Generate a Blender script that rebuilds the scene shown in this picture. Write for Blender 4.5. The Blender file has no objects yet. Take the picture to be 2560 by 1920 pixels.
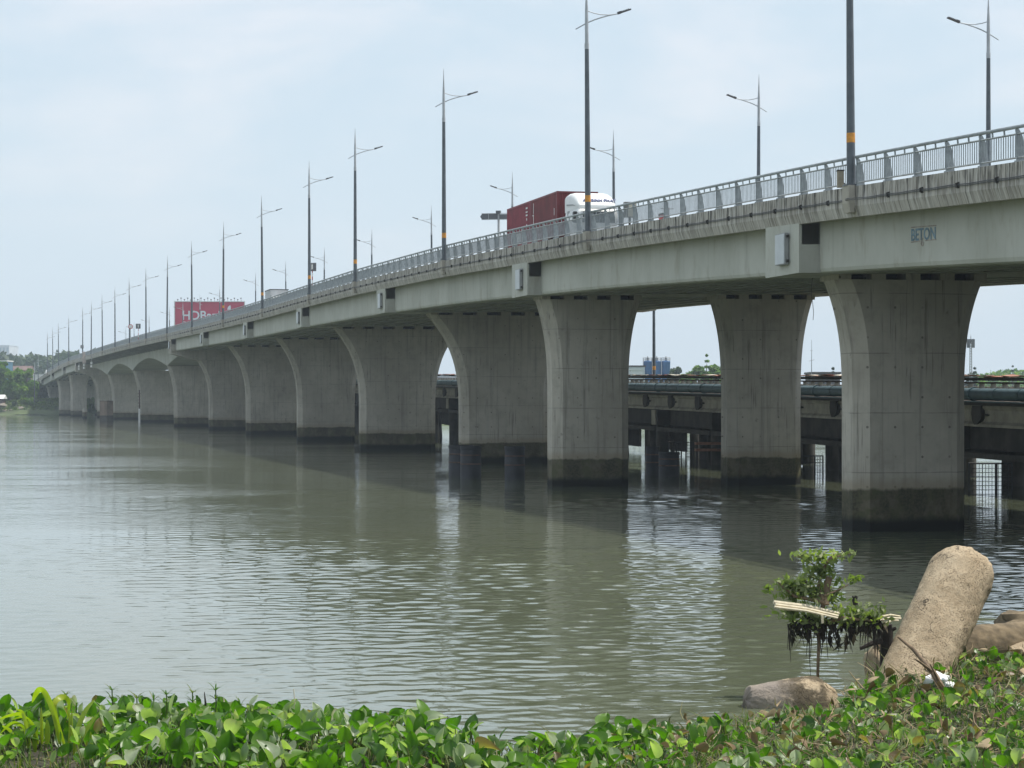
import bpy, bmesh, math, random
import numpy as np
from mathutils import Vector, Matrix, noise as mnoise
random.seed(7); rng = np.random.default_rng(7)
S = bpy.context.scene; C = S.collection
R = math.radians
PI = math.pi
F, CX, YH, H = 5694.0, 1280.0, 997.0, 5.45      # focal length and horizon in photo pixels, eye height in metres

def W(xf, yf, Y):                                # photo pixel (2560 wide) at distance Y -> world point
    return Vector(((xf-CX)*Y/F, Y, H+(YH-yf)*Y/F))
def WD(xd, yd, Y):                               # the same for the 2212-wide reading
    return W(xd*1.15732, yd*1.15732, Y)

# ------------------------------------------------------------------ mesh helpers
class MB:
    def __init__(s): s.v=[]; s.f=[]; s.m=[]; s.uv=None
    def add(s, vs, fs, mi=0):
        o=len(s.v); s.v.extend([tuple(p) for p in vs])
        s.f.extend([tuple(i+o for i in f) for f in fs]); s.m.extend([mi]*len(fs)); return s
    def box(s, c, d, mi=0, M=None, bev=0):
        x,y,z=[q/2 for q in d]
        vs=[Vector((sx*x,sy*y,sz*z)) for sz in(-1,1) for sy in(-1,1) for sx in(-1,1)]
        if M is not None: vs=[M@p for p in vs]
        c=Vector(c); vs=[p+c for p in vs]
        return s.add(vs,[(0,2,3,1),(4,5,7,6),(0,1,5,4),(2,6,7,3),(0,4,6,2),(1,3,7,5)],mi)
    def hexa(s, p, mi=0):                       # 8 corners: bottom loop 0-3, top loop 4-7
        return s.add(p,[(3,2,1,0),(4,5,6,7),(0,1,5,4),(1,2,6,5),(2,3,7,6),(3,0,4,7)],mi)
    def tube(s, pts, rad, n=8, mi=0, cap=True):
        pts=[Vector(p) for p in pts]
        rs=rad if isinstance(rad,(list,tuple)) else [rad]*len(pts)
        rings=[]; up=Vector((0,0,1))
        for i,p in enumerate(pts):
            a=pts[max(i-1,0)]; b=pts[min(i+1,len(pts)-1)]
            t=(b-a).normalized() if (b-a).length>1e-9 else Vector((0,0,1))
            if i==0:
                ref=Vector((1,0,0)) if abs(t.z)>.9 else up
                u=t.cross(ref).normalized()
            else:
                u=(u-t*u.dot(t)); u=u.normalized() if u.length>1e-6 else t.orthogonal().normalized()
            w=t.cross(u)
            rings.append([p+(u*math.cos(2*PI*k/n)+w*math.sin(2*PI*k/n))*rs[i] for k in range(n)])
        vs=[q for r in rings for q in r]; fs=[]
        for i in range(len(pts)-1):
            for k in range(n):
                a=i*n+k; b=i*n+(k+1)%n
                fs.append((a,b,b+n,a+n))
        if cap:
            fs.append(tuple(range(n-1,-1,-1))); o=(len(pts)-1)*n; fs.append(tuple(o+k for k in range(n)))
        return s.add(vs,fs,mi)
    def prism(s, poly, a, b, mi=0):             # poly: list of points (Vectors) offset by a and b
        n=len(poly); vs=[Vector(p)+Vector(a) for p in poly]+[Vector(p)+Vector(b) for p in poly]
        fs=[tuple(range(n-1,-1,-1)),tuple(n+i for i in range(n))]
        fs+=[(i,(i+1)%n,n+(i+1)%n,n+i) for i in range(n)]
        return s.add(vs,fs,mi)
    def loft(s, rings, mi=0, cap=True, closed=True):
        n=len(rings[0]); vs=[q for r in rings for q in r]; fs=[]
        for i in range(len(rings)-1):
            for k in range(n if closed else n-1):
                a=i*n+k; b=i*n+(k+1)%n; fs.append((a,b,b+n,a+n))
        if cap and closed:
            fs.append(tuple(range(n-1,-1,-1))); o=(len(rings)-1)*n; fs.append(tuple(o+k for k in range(n)))
        return s.add(vs,fs,mi)
    def build(s, name, mats, parent=None, origin=None, smooth=None, fix=True, rep=False):
        me=bpy.data.meshes.new(name)
        o=Vector(origin) if origin is not None else Vector((0,0,0))
        me.from_pydata([tuple(Vector(p)-o) for p in s.v],[],s.f)
        if not isinstance(mats,(list,tuple)): mats=[mats]
        for m in mats: me.materials.append(m)
        if len(mats)>1: me.polygons.foreach_set('material_index',s.m)
        if fix:
            bm=bmesh.new(); bm.from_mesh(me); bmesh.ops.recalc_face_normals(bm,faces=bm.faces); bm.to_mesh(me); bm.free()
        if smooth:
            me.polygons.foreach_set('use_smooth',[True]*len(me.polygons)); me.set_sharp_from_angle(angle=R(smooth))
        me.update()
        ob=bpy.data.objects.new(name,me); C.objects.link(ob)
        if parent is not None: ob.parent=parent
        if parent is None and origin is not None: ob.location=o
        return ob

def np_mesh(name, V, Fc, mats, parent=None, tint=None, midx=None, smooth=False, origin=None):
    """V (n,3), Fc (m,k) arrays -> one object; tint (n,) goes to a colour attribute."""
    V=np.asarray(V,dtype=np.float64)
    if origin is not None: V=V-np.array(origin)[None,:]
    Fc=np.asarray(Fc,dtype=np.int32); m,k=Fc.shape
    me=bpy.data.meshes.new(name)
    me.vertices.add(len(V)); me.vertices.foreach_set('co',V.ravel().astype(np.float32))
    me.loops.add(m*k); me.loops.foreach_set('vertex_index',Fc.ravel())
    me.polygons.add(m); me.polygons.foreach_set('loop_start',np.arange(0,m*k,k,dtype=np.int32))
    me.polygons.foreach_set('loop_total',np.full(m,k,dtype=np.int32))
    if not isinstance(mats,(list,tuple)): mats=[mats]
    for q in mats: me.materials.append(q)
    if midx is not None: me.polygons.foreach_set('material_index',np.asarray(midx,dtype=np.int32))
    if smooth: me.polygons.foreach_set('use_smooth',np.ones(m,dtype=bool))
    me.update(calc_edges=True)
    if tint is not None:
        at=me.color_attributes.new('tint','FLOAT_COLOR','POINT')
        t=np.asarray(tint,dtype=np.float32)
        if t.ndim==1: t=np.stack([t,t,t,np.ones_like(t)],1)
        at.data.foreach_set('color',t.ravel())
    me.validate()
    ob=bpy.data.objects.new(name,me); C.objects.link(ob)
    if parent is not None: ob.parent=parent
    elif origin is not None: ob.location=origin
    return ob

def tag(o,label=None,cat=None,group=None,kind=None):
    if label: o['label']=label
    if cat: o['category']=cat
    if group: o['group']=group
    if kind: o['kind']=kind
    return o
def thing(name,loc,label,cat,group=None,rz=0):
    o=bpy.data.objects.new(name,None); C.objects.link(o); o.location=loc; o.rotation_euler=(0,0,rz); o.empty_display_size=.3
    return tag(o,label,cat,group)
def copy_tree(o,parent=None):
    c=o.copy(); C.objects.link(c)
    if parent is not None: c.parent=parent
    for ch in list(o.children): copy_tree(ch,c)
    return c
def text_mesh(body, size, extrude, font_bold=False, shear=0, xs=1.0):
    cu=bpy.data.curves.new('lettering','FONT'); cu.body=body; cu.size=size; cu.extrude=extrude; cu.align_x='LEFT'; cu.shear=shear
    cu.offset=size*.018 if font_bold else 0
    cu.resolution_u=3
    ob=bpy.data.objects.new('lettering',cu); C.objects.link(ob)
    dg=bpy.context.evaluated_depsgraph_get()
    me=bpy.data.meshes.new_from_object(ob.evaluated_get(dg))
    bpy.data.objects.remove(ob); bpy.data.curves.remove(cu)
    return me

# ------------------------------------------------------------------ materials
def new_mat(name):
    m=bpy.data.materials.new(name); m.use_nodes=True
    nt=m.node_tree; b=nt.nodes['Principled BSDF']; return m,nt,b
def N(nt,t,**k):
    n=nt.nodes.new(t)
    for a,v in k.items():
        if a in n.inputs.keys() if hasattr(n.inputs,'keys') else False: n.inputs[a].default_value=v
        else: setattr(n,a,v)
    return n
def link(nt,a,b): nt.links.new(a,b)
def math_(nt,op,a,b=None,c=None,clamp=False):
    n=nt.nodes.new('ShaderNodeMath'); n.operation=op; n.use_clamp=clamp
    for i,x in enumerate((a,b,c)):
        if x is None: continue
        if isinstance(x,(int,float)): n.inputs[i].default_value=x
        else: nt.links.new(x,n.inputs[i])
    return n.outputs[0]
def ramp(nt,fac,a,b,lo=0.0,hi=1.0):
    n=nt.nodes.new('ShaderNodeMapRange'); n.interpolation_type='SMOOTHSTEP'
    nt.links.new(fac,n.inputs['Value']); n.inputs['From Min'].default_value=a; n.inputs['From Max'].default_value=b
    n.inputs['To Min'].default_value=lo; n.inputs['To Max'].default_value=hi; return n.outputs['Result']
def mix(nt,fac,a,b,blend='MIX'):
    n=nt.nodes.new('ShaderNodeMix'); n.data_type='RGBA'; n.blend_type=blend
    for i,x in ((0,fac),(6,a),(7,b)):
        if isinstance(x,(int,float)): n.inputs[i].default_value=x
        elif isinstance(x,(tuple,list)): n.inputs[i].default_value=(*x[:3],1)
        else: nt.links.new(x,n.inputs[i])
    return n.outputs[2]
def pos(nt,scale=(1,1,1),local=False):
    if local:
        o=nt.nodes.new('ShaderNodeTexCoord').outputs['Object']
    else: o=nt.nodes.new('ShaderNodeNewGeometry').outputs['Position']
    mp=nt.nodes.new('ShaderNodeMapping'); mp.inputs['Scale'].default_value=scale
    nt.links.new(o,mp.inputs['Vector']); return mp.outputs[0]
def noise(nt,vec,scale,detail=4,rough=.55,dist=0):
    n=nt.nodes.new('ShaderNodeTexNoise'); n.inputs['Scale'].default_value=scale; n.inputs['Detail'].default_value=detail
    n.inputs['Roughness'].default_value=rough; n.inputs['Distortion'].default_value=dist
    nt.links.new(vec,n.inputs['Vector']); return n.outputs['Fac']
def bump(nt,b,h,strength=.3,dist=.02):
    n=nt.nodes.new('ShaderNodeBump'); n.inputs['Strength'].default_value=strength; n.inputs['Distance'].default_value=dist
    nt.links.new(h,n.inputs['Height']); nt.links.new(n.outputs[0],b.inputs['Normal'])
def sep(nt,v):
    n=nt.nodes.new('ShaderNodeSeparateXYZ'); nt.links.new(v,n.inputs[0]); return n.outputs
def plain(name,col,rough=.6,var=.2,scale=2.0,metal=0,local=False,bmp=0,streak=0,spec=.5):
    m,nt,b=new_mat(name); p=pos(nt,(1,1,1),local)
    n1=noise(nt,p,scale,5,.6)
    c=mix(nt,ramp(nt,n1,.3,.7),tuple(x*(1-var) for x in col),tuple(min(1,x*(1+var)) for x in col))
    if streak:
        n2=noise(nt,pos(nt,(3,3,.18),local),1.6,4,.6)
        c=mix(nt,math_(nt,'MULTIPLY',ramp(nt,n2,.52,.75),streak),c,tuple(x*.35 for x in col))
    link(nt,c,b.inputs['Base Color']); b.inputs['Roughness'].default_value=rough; b.inputs['Metallic'].default_value=metal
    b.inputs['Specular IOR Level'].default_value=spec
    if bmp: bump(nt,b,noise(nt,p,scale*8,4,.6),bmp,.01)
    return m

def mat_pier():
    m,nt,b=new_mat('pier_concrete')
    P=pos(nt); xyz=sep(nt,P)
    big=noise(nt,P,.28,4,.6); mid=noise(nt,P,1.3,5,.65); fine=noise(nt,P,9,4,.6)
    base=mix(nt,ramp(nt,big,.3,.7),(.37,.342,.29),(.475,.445,.385))
    base=mix(nt,math_(nt,'MULTIPLY',ramp(nt,mid,.45,.8),.5),base,(.235,.215,.18))
    st=noise(nt,pos(nt,(2.3,2.3,.09)),1.5,5,.62)
    base=mix(nt,math_(nt,'MULTIPLY',ramp(nt,st,.5,.72),.42),base,(.12,.115,.10))
    st2=noise(nt,pos(nt,(1.7,1.7,.07)),3.1,3,.5)
    base=mix(nt,math_(nt,'MULTIPLY',ramp(nt,st2,.62,.75),.35),base,(.36,.355,.335))
    # small pits and patches, formwork joints
    vo=nt.nodes.new('ShaderNodeTexVoronoi'); vo.inputs['Scale'].default_value=.9; link(nt,P,vo.inputs['Vector'])
    pit=math_(nt,'MULTIPLY',ramp(nt,vo.outputs['Distance'],.16,.04),ramp(nt,noise(nt,P,2.7,3),.5,.62))
    base=mix(nt,math_(nt,'MULTIPLY',pit,.6),base,(.13,.125,.11))
    zz=math_(nt,'ADD',xyz[2],math_(nt,'MULTIPLY',noise(nt,P,.6,2),.06))
    fr=math_(nt,'ABSOLUTE',math_(nt,'SUBTRACT',math_(nt,'FRACT',math_(nt,'DIVIDE',zz,2.45)),.5))
    line=math_(nt,'MULTIPLY',ramp(nt,fr,.487,.497),ramp(nt,noise(nt,P,.8,2),.35,.55,.1,.6))
    base=mix(nt,line,base,(.16,.155,.14))
    gx=math_(nt,'SUBTRACT',math_(nt,'FRACT',math_(nt,'MULTIPLY',xyz[0],.86)),.5); gz=math_(nt,'SUBTRACT',math_(nt,'FRACT',math_(nt,'MULTIPLY',xyz[2],.816)),.5)
    dd=math_(nt,'SQRT',math_(nt,'ADD',math_(nt,'MULTIPLY',gx,gx),math_(nt,'MULTIPLY',gz,gz)))
    base=mix(nt,math_(nt,'MULTIPLY',ramp(nt,dd,.055,.03),ramp(nt,noise(nt,P,.9,2),.42,.56,0,.75)),base,(.09,.085,.075))
    st3=noise(nt,pos(nt,(3.1,3.1,.12)),2.6,4,.6)
    base=mix(nt,math_(nt,'MULTIPLY',math_(nt,'MULTIPLY',ramp(nt,st3,.56,.66),ramp(nt,noise(nt,P,.35,3),.45,.6)),.5),base,(.085,.08,.068))
    # tide marks: yellowish fringe, brown-green band, black slime at the waterline
    wob=math_(nt,'ADD',xyz[2],math_(nt,'MULTIPLY',math_(nt,'SUBTRACT',math_(nt,'ADD',math_(nt,'MULTIPLY',noise(nt,pos(nt,(1,1,.3)),1.1,6,.68),.75),math_(nt,'MULTIPLY',noise(nt,P,.11,2),.25)),.5),.62))
    base=mix(nt,math_(nt,'MULTIPLY',ramp(nt,wob,2.35,1.85),.55),base,(.27,.225,.15))
    base=mix(nt,ramp(nt,wob,1.80,1.64),base,mix(nt,ramp(nt,noise(nt,pos(nt,(1,1,.5)),.8,5,.7),.38,.62),mix(nt,ramp(nt,fine,.4,.6),(.05,.046,.030),(.085,.078,.05)),mix(nt,ramp(nt,mid,.4,.6),(.09,.092,.05),(.14,.122,.085))))
    base=mix(nt,ramp(nt,wob,.72,.34),base,(.011,.012,.010))
    link(nt,base,b.inputs['Base Color']); b.inputs['Roughness'].default_value=.85; b.inputs['Specular IOR Level'].default_value=.25
    bump(nt,b,math_(nt,'ADD',fine,math_(nt,'MULTIPLY',line,-1.2)),.25,.03)
    return m
def mat_parapet():
    m,nt,b=new_mat('edge_beam_concrete')
    uv=nt.nodes.new('ShaderNodeUVMap'); uv.uv_map='run'
    P=pos(nt); u=sep(nt,uv.outputs[0])
    mp=nt.nodes.new('ShaderNodeMapping'); mp.inputs['Scale'].default_value=(1.0,.10,1); link(nt,uv.outputs[0],mp.inputs[0])
    big=noise(nt,P,.5,4,.6)
    c=mix(nt,ramp(nt,big,.3,.7),(.40,.375,.335),(.50,.475,.43))
    s1=noise(nt,mp.outputs[0],3.2,5,.7); s2=noise(nt,mp.outputs[0],8.5,4,.6); s3=noise(nt,mp.outputs[0],1.1,3,.6)
    # dark runs start at the top ledge and fade out downwards
    vfade=ramp(nt,u[1],-1.15,-.05,.25,1.0)
    c=mix(nt,math_(nt,'MULTIPLY',math_(nt,'MULTIPLY',ramp(nt,s1,.45,.56),ramp(nt,s3,.40,.56,.15,1.0)),vfade),c,(.045,.042,.037))
    c=mix(nt,math_(nt,'MULTIPLY',ramp(nt,s2,.50,.62),.6),c,(.16,.143,.12))
    c=mix(nt,math_(nt,'MULTIPLY',ramp(nt,noise(nt,mp.outputs[0],5.3,4,.6),.53,.62),.6),c,(.60,.585,.55))
    jt=math_(nt,'ABSOLUTE',math_(nt,'SUBTRACT',math_(nt,'FRACT',math_(nt,'DIVIDE',u[0],5.1)),.5))
    jl=ramp(nt,jt,.4935,.498)
    c=mix(nt,math_(nt,'MULTIPLY',jl,.85),c,(.05,.048,.045))
    link(nt,c,b.inputs['Base Color']); b.inputs['Roughness'].default_value=.88; b.inputs['Specular IOR Level'].default_value=.2
    bump(nt,b,math_(nt,'SUBTRACT',noise(nt,P,12,4,.6),math_(nt,'MULTIPLY',jl,2)),.25,.03)
    return m
def mat_girder():
    m,nt,b=new_mat('girder_concrete')
    P=pos(nt); big=noise(nt,P,.22,4,.6)
    c=mix(nt,ramp(nt,big,.3,.7),(.41,.415,.365),(.495,.50,.45))
    st=noise(nt,pos(nt,(1.1,1.1,.1)),1.3,5,.6)
    c=mix(nt,math_(nt,'MULTIPLY',ramp(nt,st,.52,.75),.35),c,(.24,.235,.20))
    c=mix(nt,math_(nt,'MULTIPLY',ramp(nt,noise(nt,pos(nt,(1,1,.4)),1.3,5,.65),.52,.7),.38),c,(.27,.23,.165))
    link(nt,c,b.inputs['Base Color']); b.inputs['Roughness'].default_value=.75; b.inputs['Specular IOR Level'].default_value=.3
    bump(nt,b,noise(nt,P,6,3),.12,.02)
    return m
def mat_leaf(name,cols,trans=.45,rough=.4,glauc=0.0,spec=.4):
    """cols: list of (pos,colour) over the tint attribute."""
    m=bpy.data.materials.new(name); m.use_nodes=True; nt=m.node_tree
    b=nt.nodes['Principled BSDF']; out=nt.nodes['Material Output']
    at=nt.nodes.new('ShaderNodeAttribute'); at.attribute_name='tint'
    cr=nt.nodes.new('ShaderNodeValToRGB'); el=cr.color_ramp.elements
    el[0].position=cols[0][0]; el[0].color=(*cols[0][1],1); el[1].position=cols[-1][0]; el[1].color=(*cols[-1][1],1)
    for p,c in cols[1:-1]:
        e=el.new(p); e.color=(*c,1)
    link(nt,at.outputs['Fac'],cr.inputs[0]); col=cr.outputs[0]
    col=mix(nt,.25,col,mix(nt,noise(nt,pos(nt),14,3),(.0,.0,.0),(1,1,1)),'SOFT_LIGHT')
    link(nt,col,b.inputs['Base Color']); b.inputs['Roughness'].default_value=rough; b.inputs['Specular IOR Level'].default_value=spec
    if trans>0:
        t=nt.nodes.new('ShaderNodeBsdfTranslucent')
        tc=mix(nt,1.0,col,(1.2,1.6,.3),'MULTIPLY'); link(nt,tc,t.inputs['Color'])
        ms=nt.nodes.new('ShaderNodeMixShader'); ms.inputs[0].default_value=trans
        link(nt,b.outputs[0],ms.inputs[1]); link(nt,t.outputs[0],ms.inputs[2]); link(nt,ms.outputs[0],out.inputs['Surface'])
    return m

MP=mat_pier(); MPAR=mat_parapet(); MG=mat_girder()
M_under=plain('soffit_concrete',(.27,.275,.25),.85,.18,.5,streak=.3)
M_road=plain('asphalt',(.055,.055,.055),.9,.2,1.5)
M_rail=plain('grey_rail_paint',(.27,.30,.315),.45,.25,3.0,streak=.35)
M_polelow=plain('dark_grey_pole_paint',(.085,.10,.115),.4,.2,2.0,local=True)
M_polehigh=plain('galvanised_mast',(.40,.425,.45),.4,.12,2.0,local=True)
M_lum=plain('lamp_head_metal',(.09,.085,.085),.5,.2,5.0,local=True)
M_yellow=plain('orange_band_paint',(.62,.27,.03),.5,.2,6.0,local=True)
M_black=plain('black_rubber',(.012,.012,.013),.8,.2,4.0)
M_cable=plain('cable_grey',(.07,.075,.08),.6,.2,4.0)
M_clamp=plain('clamp_dark',(.035,.032,.028),.7,.3,9.0)
M_cab=plain('cabinet_white_paint',(.50,.53,.55),.4,.06,2.0)
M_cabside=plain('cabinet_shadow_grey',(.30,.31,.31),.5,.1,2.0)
M_rust=plain('rusty_steel',(.085,.05,.036),.8,.4,3.0,streak=.5)
M_darksteel=plain('dark_casing_steel',(.013,.014,.019),.65,.4,1.4,streak=.4)
M_old=plain('old_bridge_concrete',(.21,.195,.165),.9,.3,.8,streak=.5)
M_oldbeam=plain('old_beam_concrete',(.34,.31,.25),.85,.25,.7,streak=.5)
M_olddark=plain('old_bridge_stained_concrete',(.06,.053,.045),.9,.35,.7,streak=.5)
M_teal=plain('teal_pipe_paint',(.06,.105,.12),.5,.25,1.0,streak=.3)
M_tile=plain('red_tile',(.36,.17,.12),.85,.4,1.2)
M_palecap=plain('pale_coping',(.55,.50,.42),.8,.2,1.5)

# ------------------------------------------------------------------ bridge alignment (left deck edge as a function of Y)
KY=np.array([-40,10,45.9,85.4,124.9,164.4,203.9,243.4,282.9,322.4,361.9,401.4,480,559,638,717,797,876,960],float)
KX=np.array([38.7,28.2,20.9,12.72,4.17,-4.91,-13.9,-22.7,-31.6,-41.0,-50.8,-60.7,-80.6,-100.6,-120.9,-142.3,-164,-186,-210],float)
ZY=np.array([-40,10,45.9,85.4,124.9,164.4,203.9,243.4,282.9,322.4,361.9,401.4,441,480,520,559,599,638,678,717,757,797,836,880,960],float)
ZZ=np.array([8.6,10.45,11.82,13.42,14.6,15.42,15.95,16.25,16.42,16.6,16.78,16.95,17.1,17.2,17.22,17.2,17.1,17.0,16.75,16.1,15.0,13.75,12.3,10.6,8.0],float)
_g=np.arange(-40,961,1.0)
def _smooth(a,w=15):
    k=np.hanning(w+2)[1:-1]; k/=k.sum(); p=np.pad(a,(w//2,w//2),mode='reflect',reflect_type='odd'); return np.convolve(p,k,'valid')
_ex=_smooth(np.interp(_g,KY,KX),31); _ez=_smooth(np.interp(_g,ZY,ZZ),31)
_dx=np.gradient(_ex,_g)
_len=np.concatenate([[0],np.cumsum(np.hypot(np.diff(_ex),np.diff(_g)))])
def E(Y):
    return float(np.interp(Y,_g,_ex)), float(np.interp(Y,_g,_ez)), float(np.interp(Y,_g,_dx))
def run(Y): return float(np.interp(Y,_g,_len))
def Yrun(s): return float(np.interp(s,_len,_g))
def pt(Y,lat,dz=0,super_=True):
    x,z,d=E(Y); n=math.hypot(1,d); t=(1/n,-d/n)       # transverse, to the right
    return Vector((x+lat*t[0], Y+lat*t[1], z+dz+(lat*.016 if super_ else 0)))
def dirs(Y):
    d=E(Y)[2]; n=math.hypot(1,d)
    return Vector((d/n,1/n,0)), Vector((1/n,-d/n,0))   # along, transverse
def local(Y,lat,u,z):                                  # point relative to the pier axis at Y: u metres along, absolute z
    a,t=dirs(Y); x,zz,_=E(Y); return Vector((x,Y,0))+t*lat+a*u+Vector((0,0,z))
BW=23.8
def steps(Y0,Y1,st): 
    n=max(1,int(math.ceil((Y1-Y0)/st))); return [Y0+(Y1-Y0)*i/n for i in range(n+1)]
def sweep(name,prof,Y0,Y1,st,mat,parent,origin,smooth=None,uv=False):
    ys=steps(Y0,Y1,st); n=len(prof); mb=MB()
    mb.loft([[pt(y,l,z) for l,z in prof] for y in ys])
    ob=mb.build(name,mat,parent,origin,smooth,fix=not uv)
    if uv:
        me=ob.data; lay=me.uv_layers.new(name='run'); 
        arr=np.zeros(len(me.loops)*2,np.float32)
        li=np.zeros(len(me.loops),np.int32); me.loops.foreach_get('vertex_index',li)
        row=li//n; col=li%n
        arr[0::2]=np.array([run(y) for y in ys])[row]; arr[1::2]=np.array([z for l,z in prof])[col]
        lay.data.foreach_set('uv',arr)
        # orient normals outwards
        bm=bmesh.new(); bm.from_mesh(me); bmesh.ops.recalc_face_normals(bm,faces=bm.faces); bm.to_mesh(me); bm.free()
    return ob

BO=Vector((13.5,93,0))
bridge=thing('river_bridge',BO,'long grey concrete road bridge on flared piers, crossing the whole photo','bridge')
YN,YF=-30,905
# deck slab, edge beams
sweep('deck_slab',[(.36,-.45),(BW-.36,-.45),(BW-.36,-.93),(.36,-.93)],YN,YF,6,[M_under],bridge,BO)
sweep('road_surface',[(1.2,-.442),(BW-1.2,-.442),(BW-1.2,-.448),(1.2,-.448)],YN,YF,6,[M_road],bridge,BO)
EP=[(0,0),(0,-.74),(.13,-1.13),(.355,-1.13),(.355,0)]
sweep('edge_beam',EP,YN,YF,2.0,[MPAR],bridge,BO,uv=True)
sweep('edge_beam',[(BW-l,z) for l,z in EP][::-1],YN,YF,4.0,[MPAR],bridge,BO,uv=True)
# piers
GB=-3.12                                               # girder soffit below the edge level
PIER=[(42,'two'),(93.5,'two'),(141.5,'two'),(192,'one'),(245,'one'),(297,'one'),(350,'one'),(399,'cap'),(449,'box'),(528,'box'),(604,'box'),(658,'cap'),(709,'two'),(760,'two'),(812,'two')]
def pier_mesh(Y,l0,l1,T,zt,flare,zs,p=2.9,ch=.55,zb=-3):
    rings=[]; zl=[zb,0,1.2,zs]+[zs+(zt-zs)*i/14 for i in range(1,15)]
    for z in zl:
        f=flare*max(0,(z-zs)/(zt-zs))**p
        a,b=l0-f,l1+f; h=T/2
        poly=[(a,h-ch),(a,-h+ch),(a+ch,-h),(b-ch,-h),(b,-h+ch),(b,h-ch),(b-ch,h),(a+ch,h)]
        rings.append([local(Y,l,u,z) for l,u in poly])
    return MB().loft(rings)
def crosshead(Y,zc,deep=None,L0=.12,L1=BW-.12,half=2.1):
    """pier cap with its end block flush under the edge beam and a notch where the dapped girder sits."""
    z0=E(Y)[1]; mb=MB(); zt=z0-.95; zb=z0+GB-.03; zm=zb+(zt-zb)*.52
    la=L0
    # lower ledge + two stems, leaving a notch on the near and far side of the end
    def bx(u0,u1,l0,l1,a,b):
        e=lambda l:l*.016
        mb.hexa([local(Y,l0,u0,a+e(l0)),local(Y,l1,u0,a+e(l1)),local(Y,l1,u1,a+e(l1)),local(Y,l0,u1,a+e(l0)),
                 local(Y,l0,u0,b+e(l0)),local(Y,l1,u0,b+e(l1)),local(Y,l1,u1,b+e(l1)),local(Y,l0,u1,b+e(l0))])
    bx(-half,half,la,L1,zb,zm)
    bx(-.35,.35,la,L1,zm,zt)
    bx(-half,-.35,la,la+.12,zm,zt); bx(.35,half,la,la+.12,zm,zt)      # outer cheek closing the notch
    bx(-half,-.35,1.5,L1,zm,zt)
    return mb
pierN=0
for i,(Y,kind) in enumerate(PIER):
    z0=E(Y)[1]
    if kind=='two':
        sets={1:[(2.95,7.85),(14.55,19.45)],2:[(2.05,6.95),(13.45,18.35)]}.get(i,[(2.75,7.65),(14.55,19.45)]); fl,zs=.80,5.2; zt=z0+GB-.28
    elif kind in('one','cap'):
        sets=[(6.95,14.45) if i==3 else (6.75,14.95) if i==4 else (7.0,14.5 if i==5 else 14.95) if i!=11 else (6.4,14.6)]; fl,zs=2.75,4.0; zt=z0+GB-.28
        if kind=='cap': zt=z0+GB-1.6; fl=2.2
    else:
        sets=[(6.1,15.6)]; fl,zs=1.35,5.0; zt=z0-5.3
    for (a,b) in sets:
        e=.016*(a+b)/2
        mb=pier_mesh(Y,a,b,2.35,zt+e*.8,fl,min(zs,zt-3),p=2.9 if kind!='box' else 2.1)
        ob=mb.build('pier',MP,bridge,BO)
        if kind!='box':
            # bearing plinths between pier top and cap, black slots between them
            nn=4 if kind=='two' else 6
            A=a-fl+.25; B=b+fl-.25
            for q in range(nn+1):
                l=A+(B-A)*q/nn; w=(B-A)/nn*.42
                zz=zt+e*.8
                l0,l1=max(a-fl+.02,l-w/2),min(b+fl-.02,l+w/2)
                pl=MB(); pl.hexa([local(Y,l0,-1.12,zz+.002),local(Y,l1,-1.12,zz+.002),local(Y,l1,1.12,zz+.002),local(Y,l0,1.12,zz+.002),
                         local(Y,l0,-1.12,zz+.30),local(Y,l1,-1.12,zz+.30),local(Y,l1,1.12,zz+.30),local(Y,l0,1.12,zz+.30)]); pl.build('plinth',MP,ob,BO)
            for q in range(nn):
                l=A+(B-A)*(q+.5)/nn; w=(B-A)/nn*.4
                bl=MB(); bl.box(tuple(local(Y,l,0,zt+e*.8+.15)),(w,1.0,.27),0,Matrix.Rotation(math.atan2(dirs(Y)[1].y,dirs(Y)[1].x),3,'Z'))
                bl.build('bearing',M_black,ob,BO)
# crossheads
for Y,kind in PIER:
    if kind in('two','one','cap'):
        crosshead(Y,0).build('crosshead',MG if kind!='cap' else MP,bridge,BO)
    if kind=='cap':                                   # deep tapered hammerhead below the cap
        z0=E(Y)[1]; zt=z0+GB-.03; mb=MB(); rr=[]
        for l,zb in [(.2,zt-.05),(.25,zt-.45),(4.6,zt-1.62),(16.8,zt-1.45),(BW-.3,zt-.4)]:
            rr.append([local(Y,l,-1.9,zb),local(Y,l,1.9,zb),local(Y,l,1.9,zt+l*.016-.005),local(Y,l,-1.9,zt+l*.016-.005)])
        mb.loft(rr).build('hammerhead',MP,bridge,BO)
# girders span by span
ends=[Y for Y,k in PIER if k!='box']
spans=[(ends[i],ends[i+1]) for i in range(len(ends)-1)]
spans=[s for s in spans if not(abs(s[0]-399)<1)]+[(-20,42),(812,880)]
spans.sort()
for s0,s1 in spans:
    g0=s0+2.1 if s0>0 else s0; g1=s1-2.1
    for side in(0,1):
        pr=[(.98,-.94),(.98,GB+.20),(1.03,GB+.06),(1.15,GB),(2.05,GB),(2.05,-.94)]
        if side: pr=[(BW-l,z) for l,z in pr][::-1]
        ob=sweep('edge_girder',pr,g0,g1,5,[MG],bridge,BO)
    for k in range(8):
        c=4.0+k*(BW-8.0)/7
        pr=[(c-.5,GB+.02),(c+.5,GB+.02),(c+.5,GB+.24),(c+.18,GB+.5),(c+.18,-.94),(c-.18,-.94),(c-.18,GB+.5),(c-.5,GB+.24)]
        sweep('inner_girder',pr,g0,g1,9,[M_under],bridge,BO)
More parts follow.
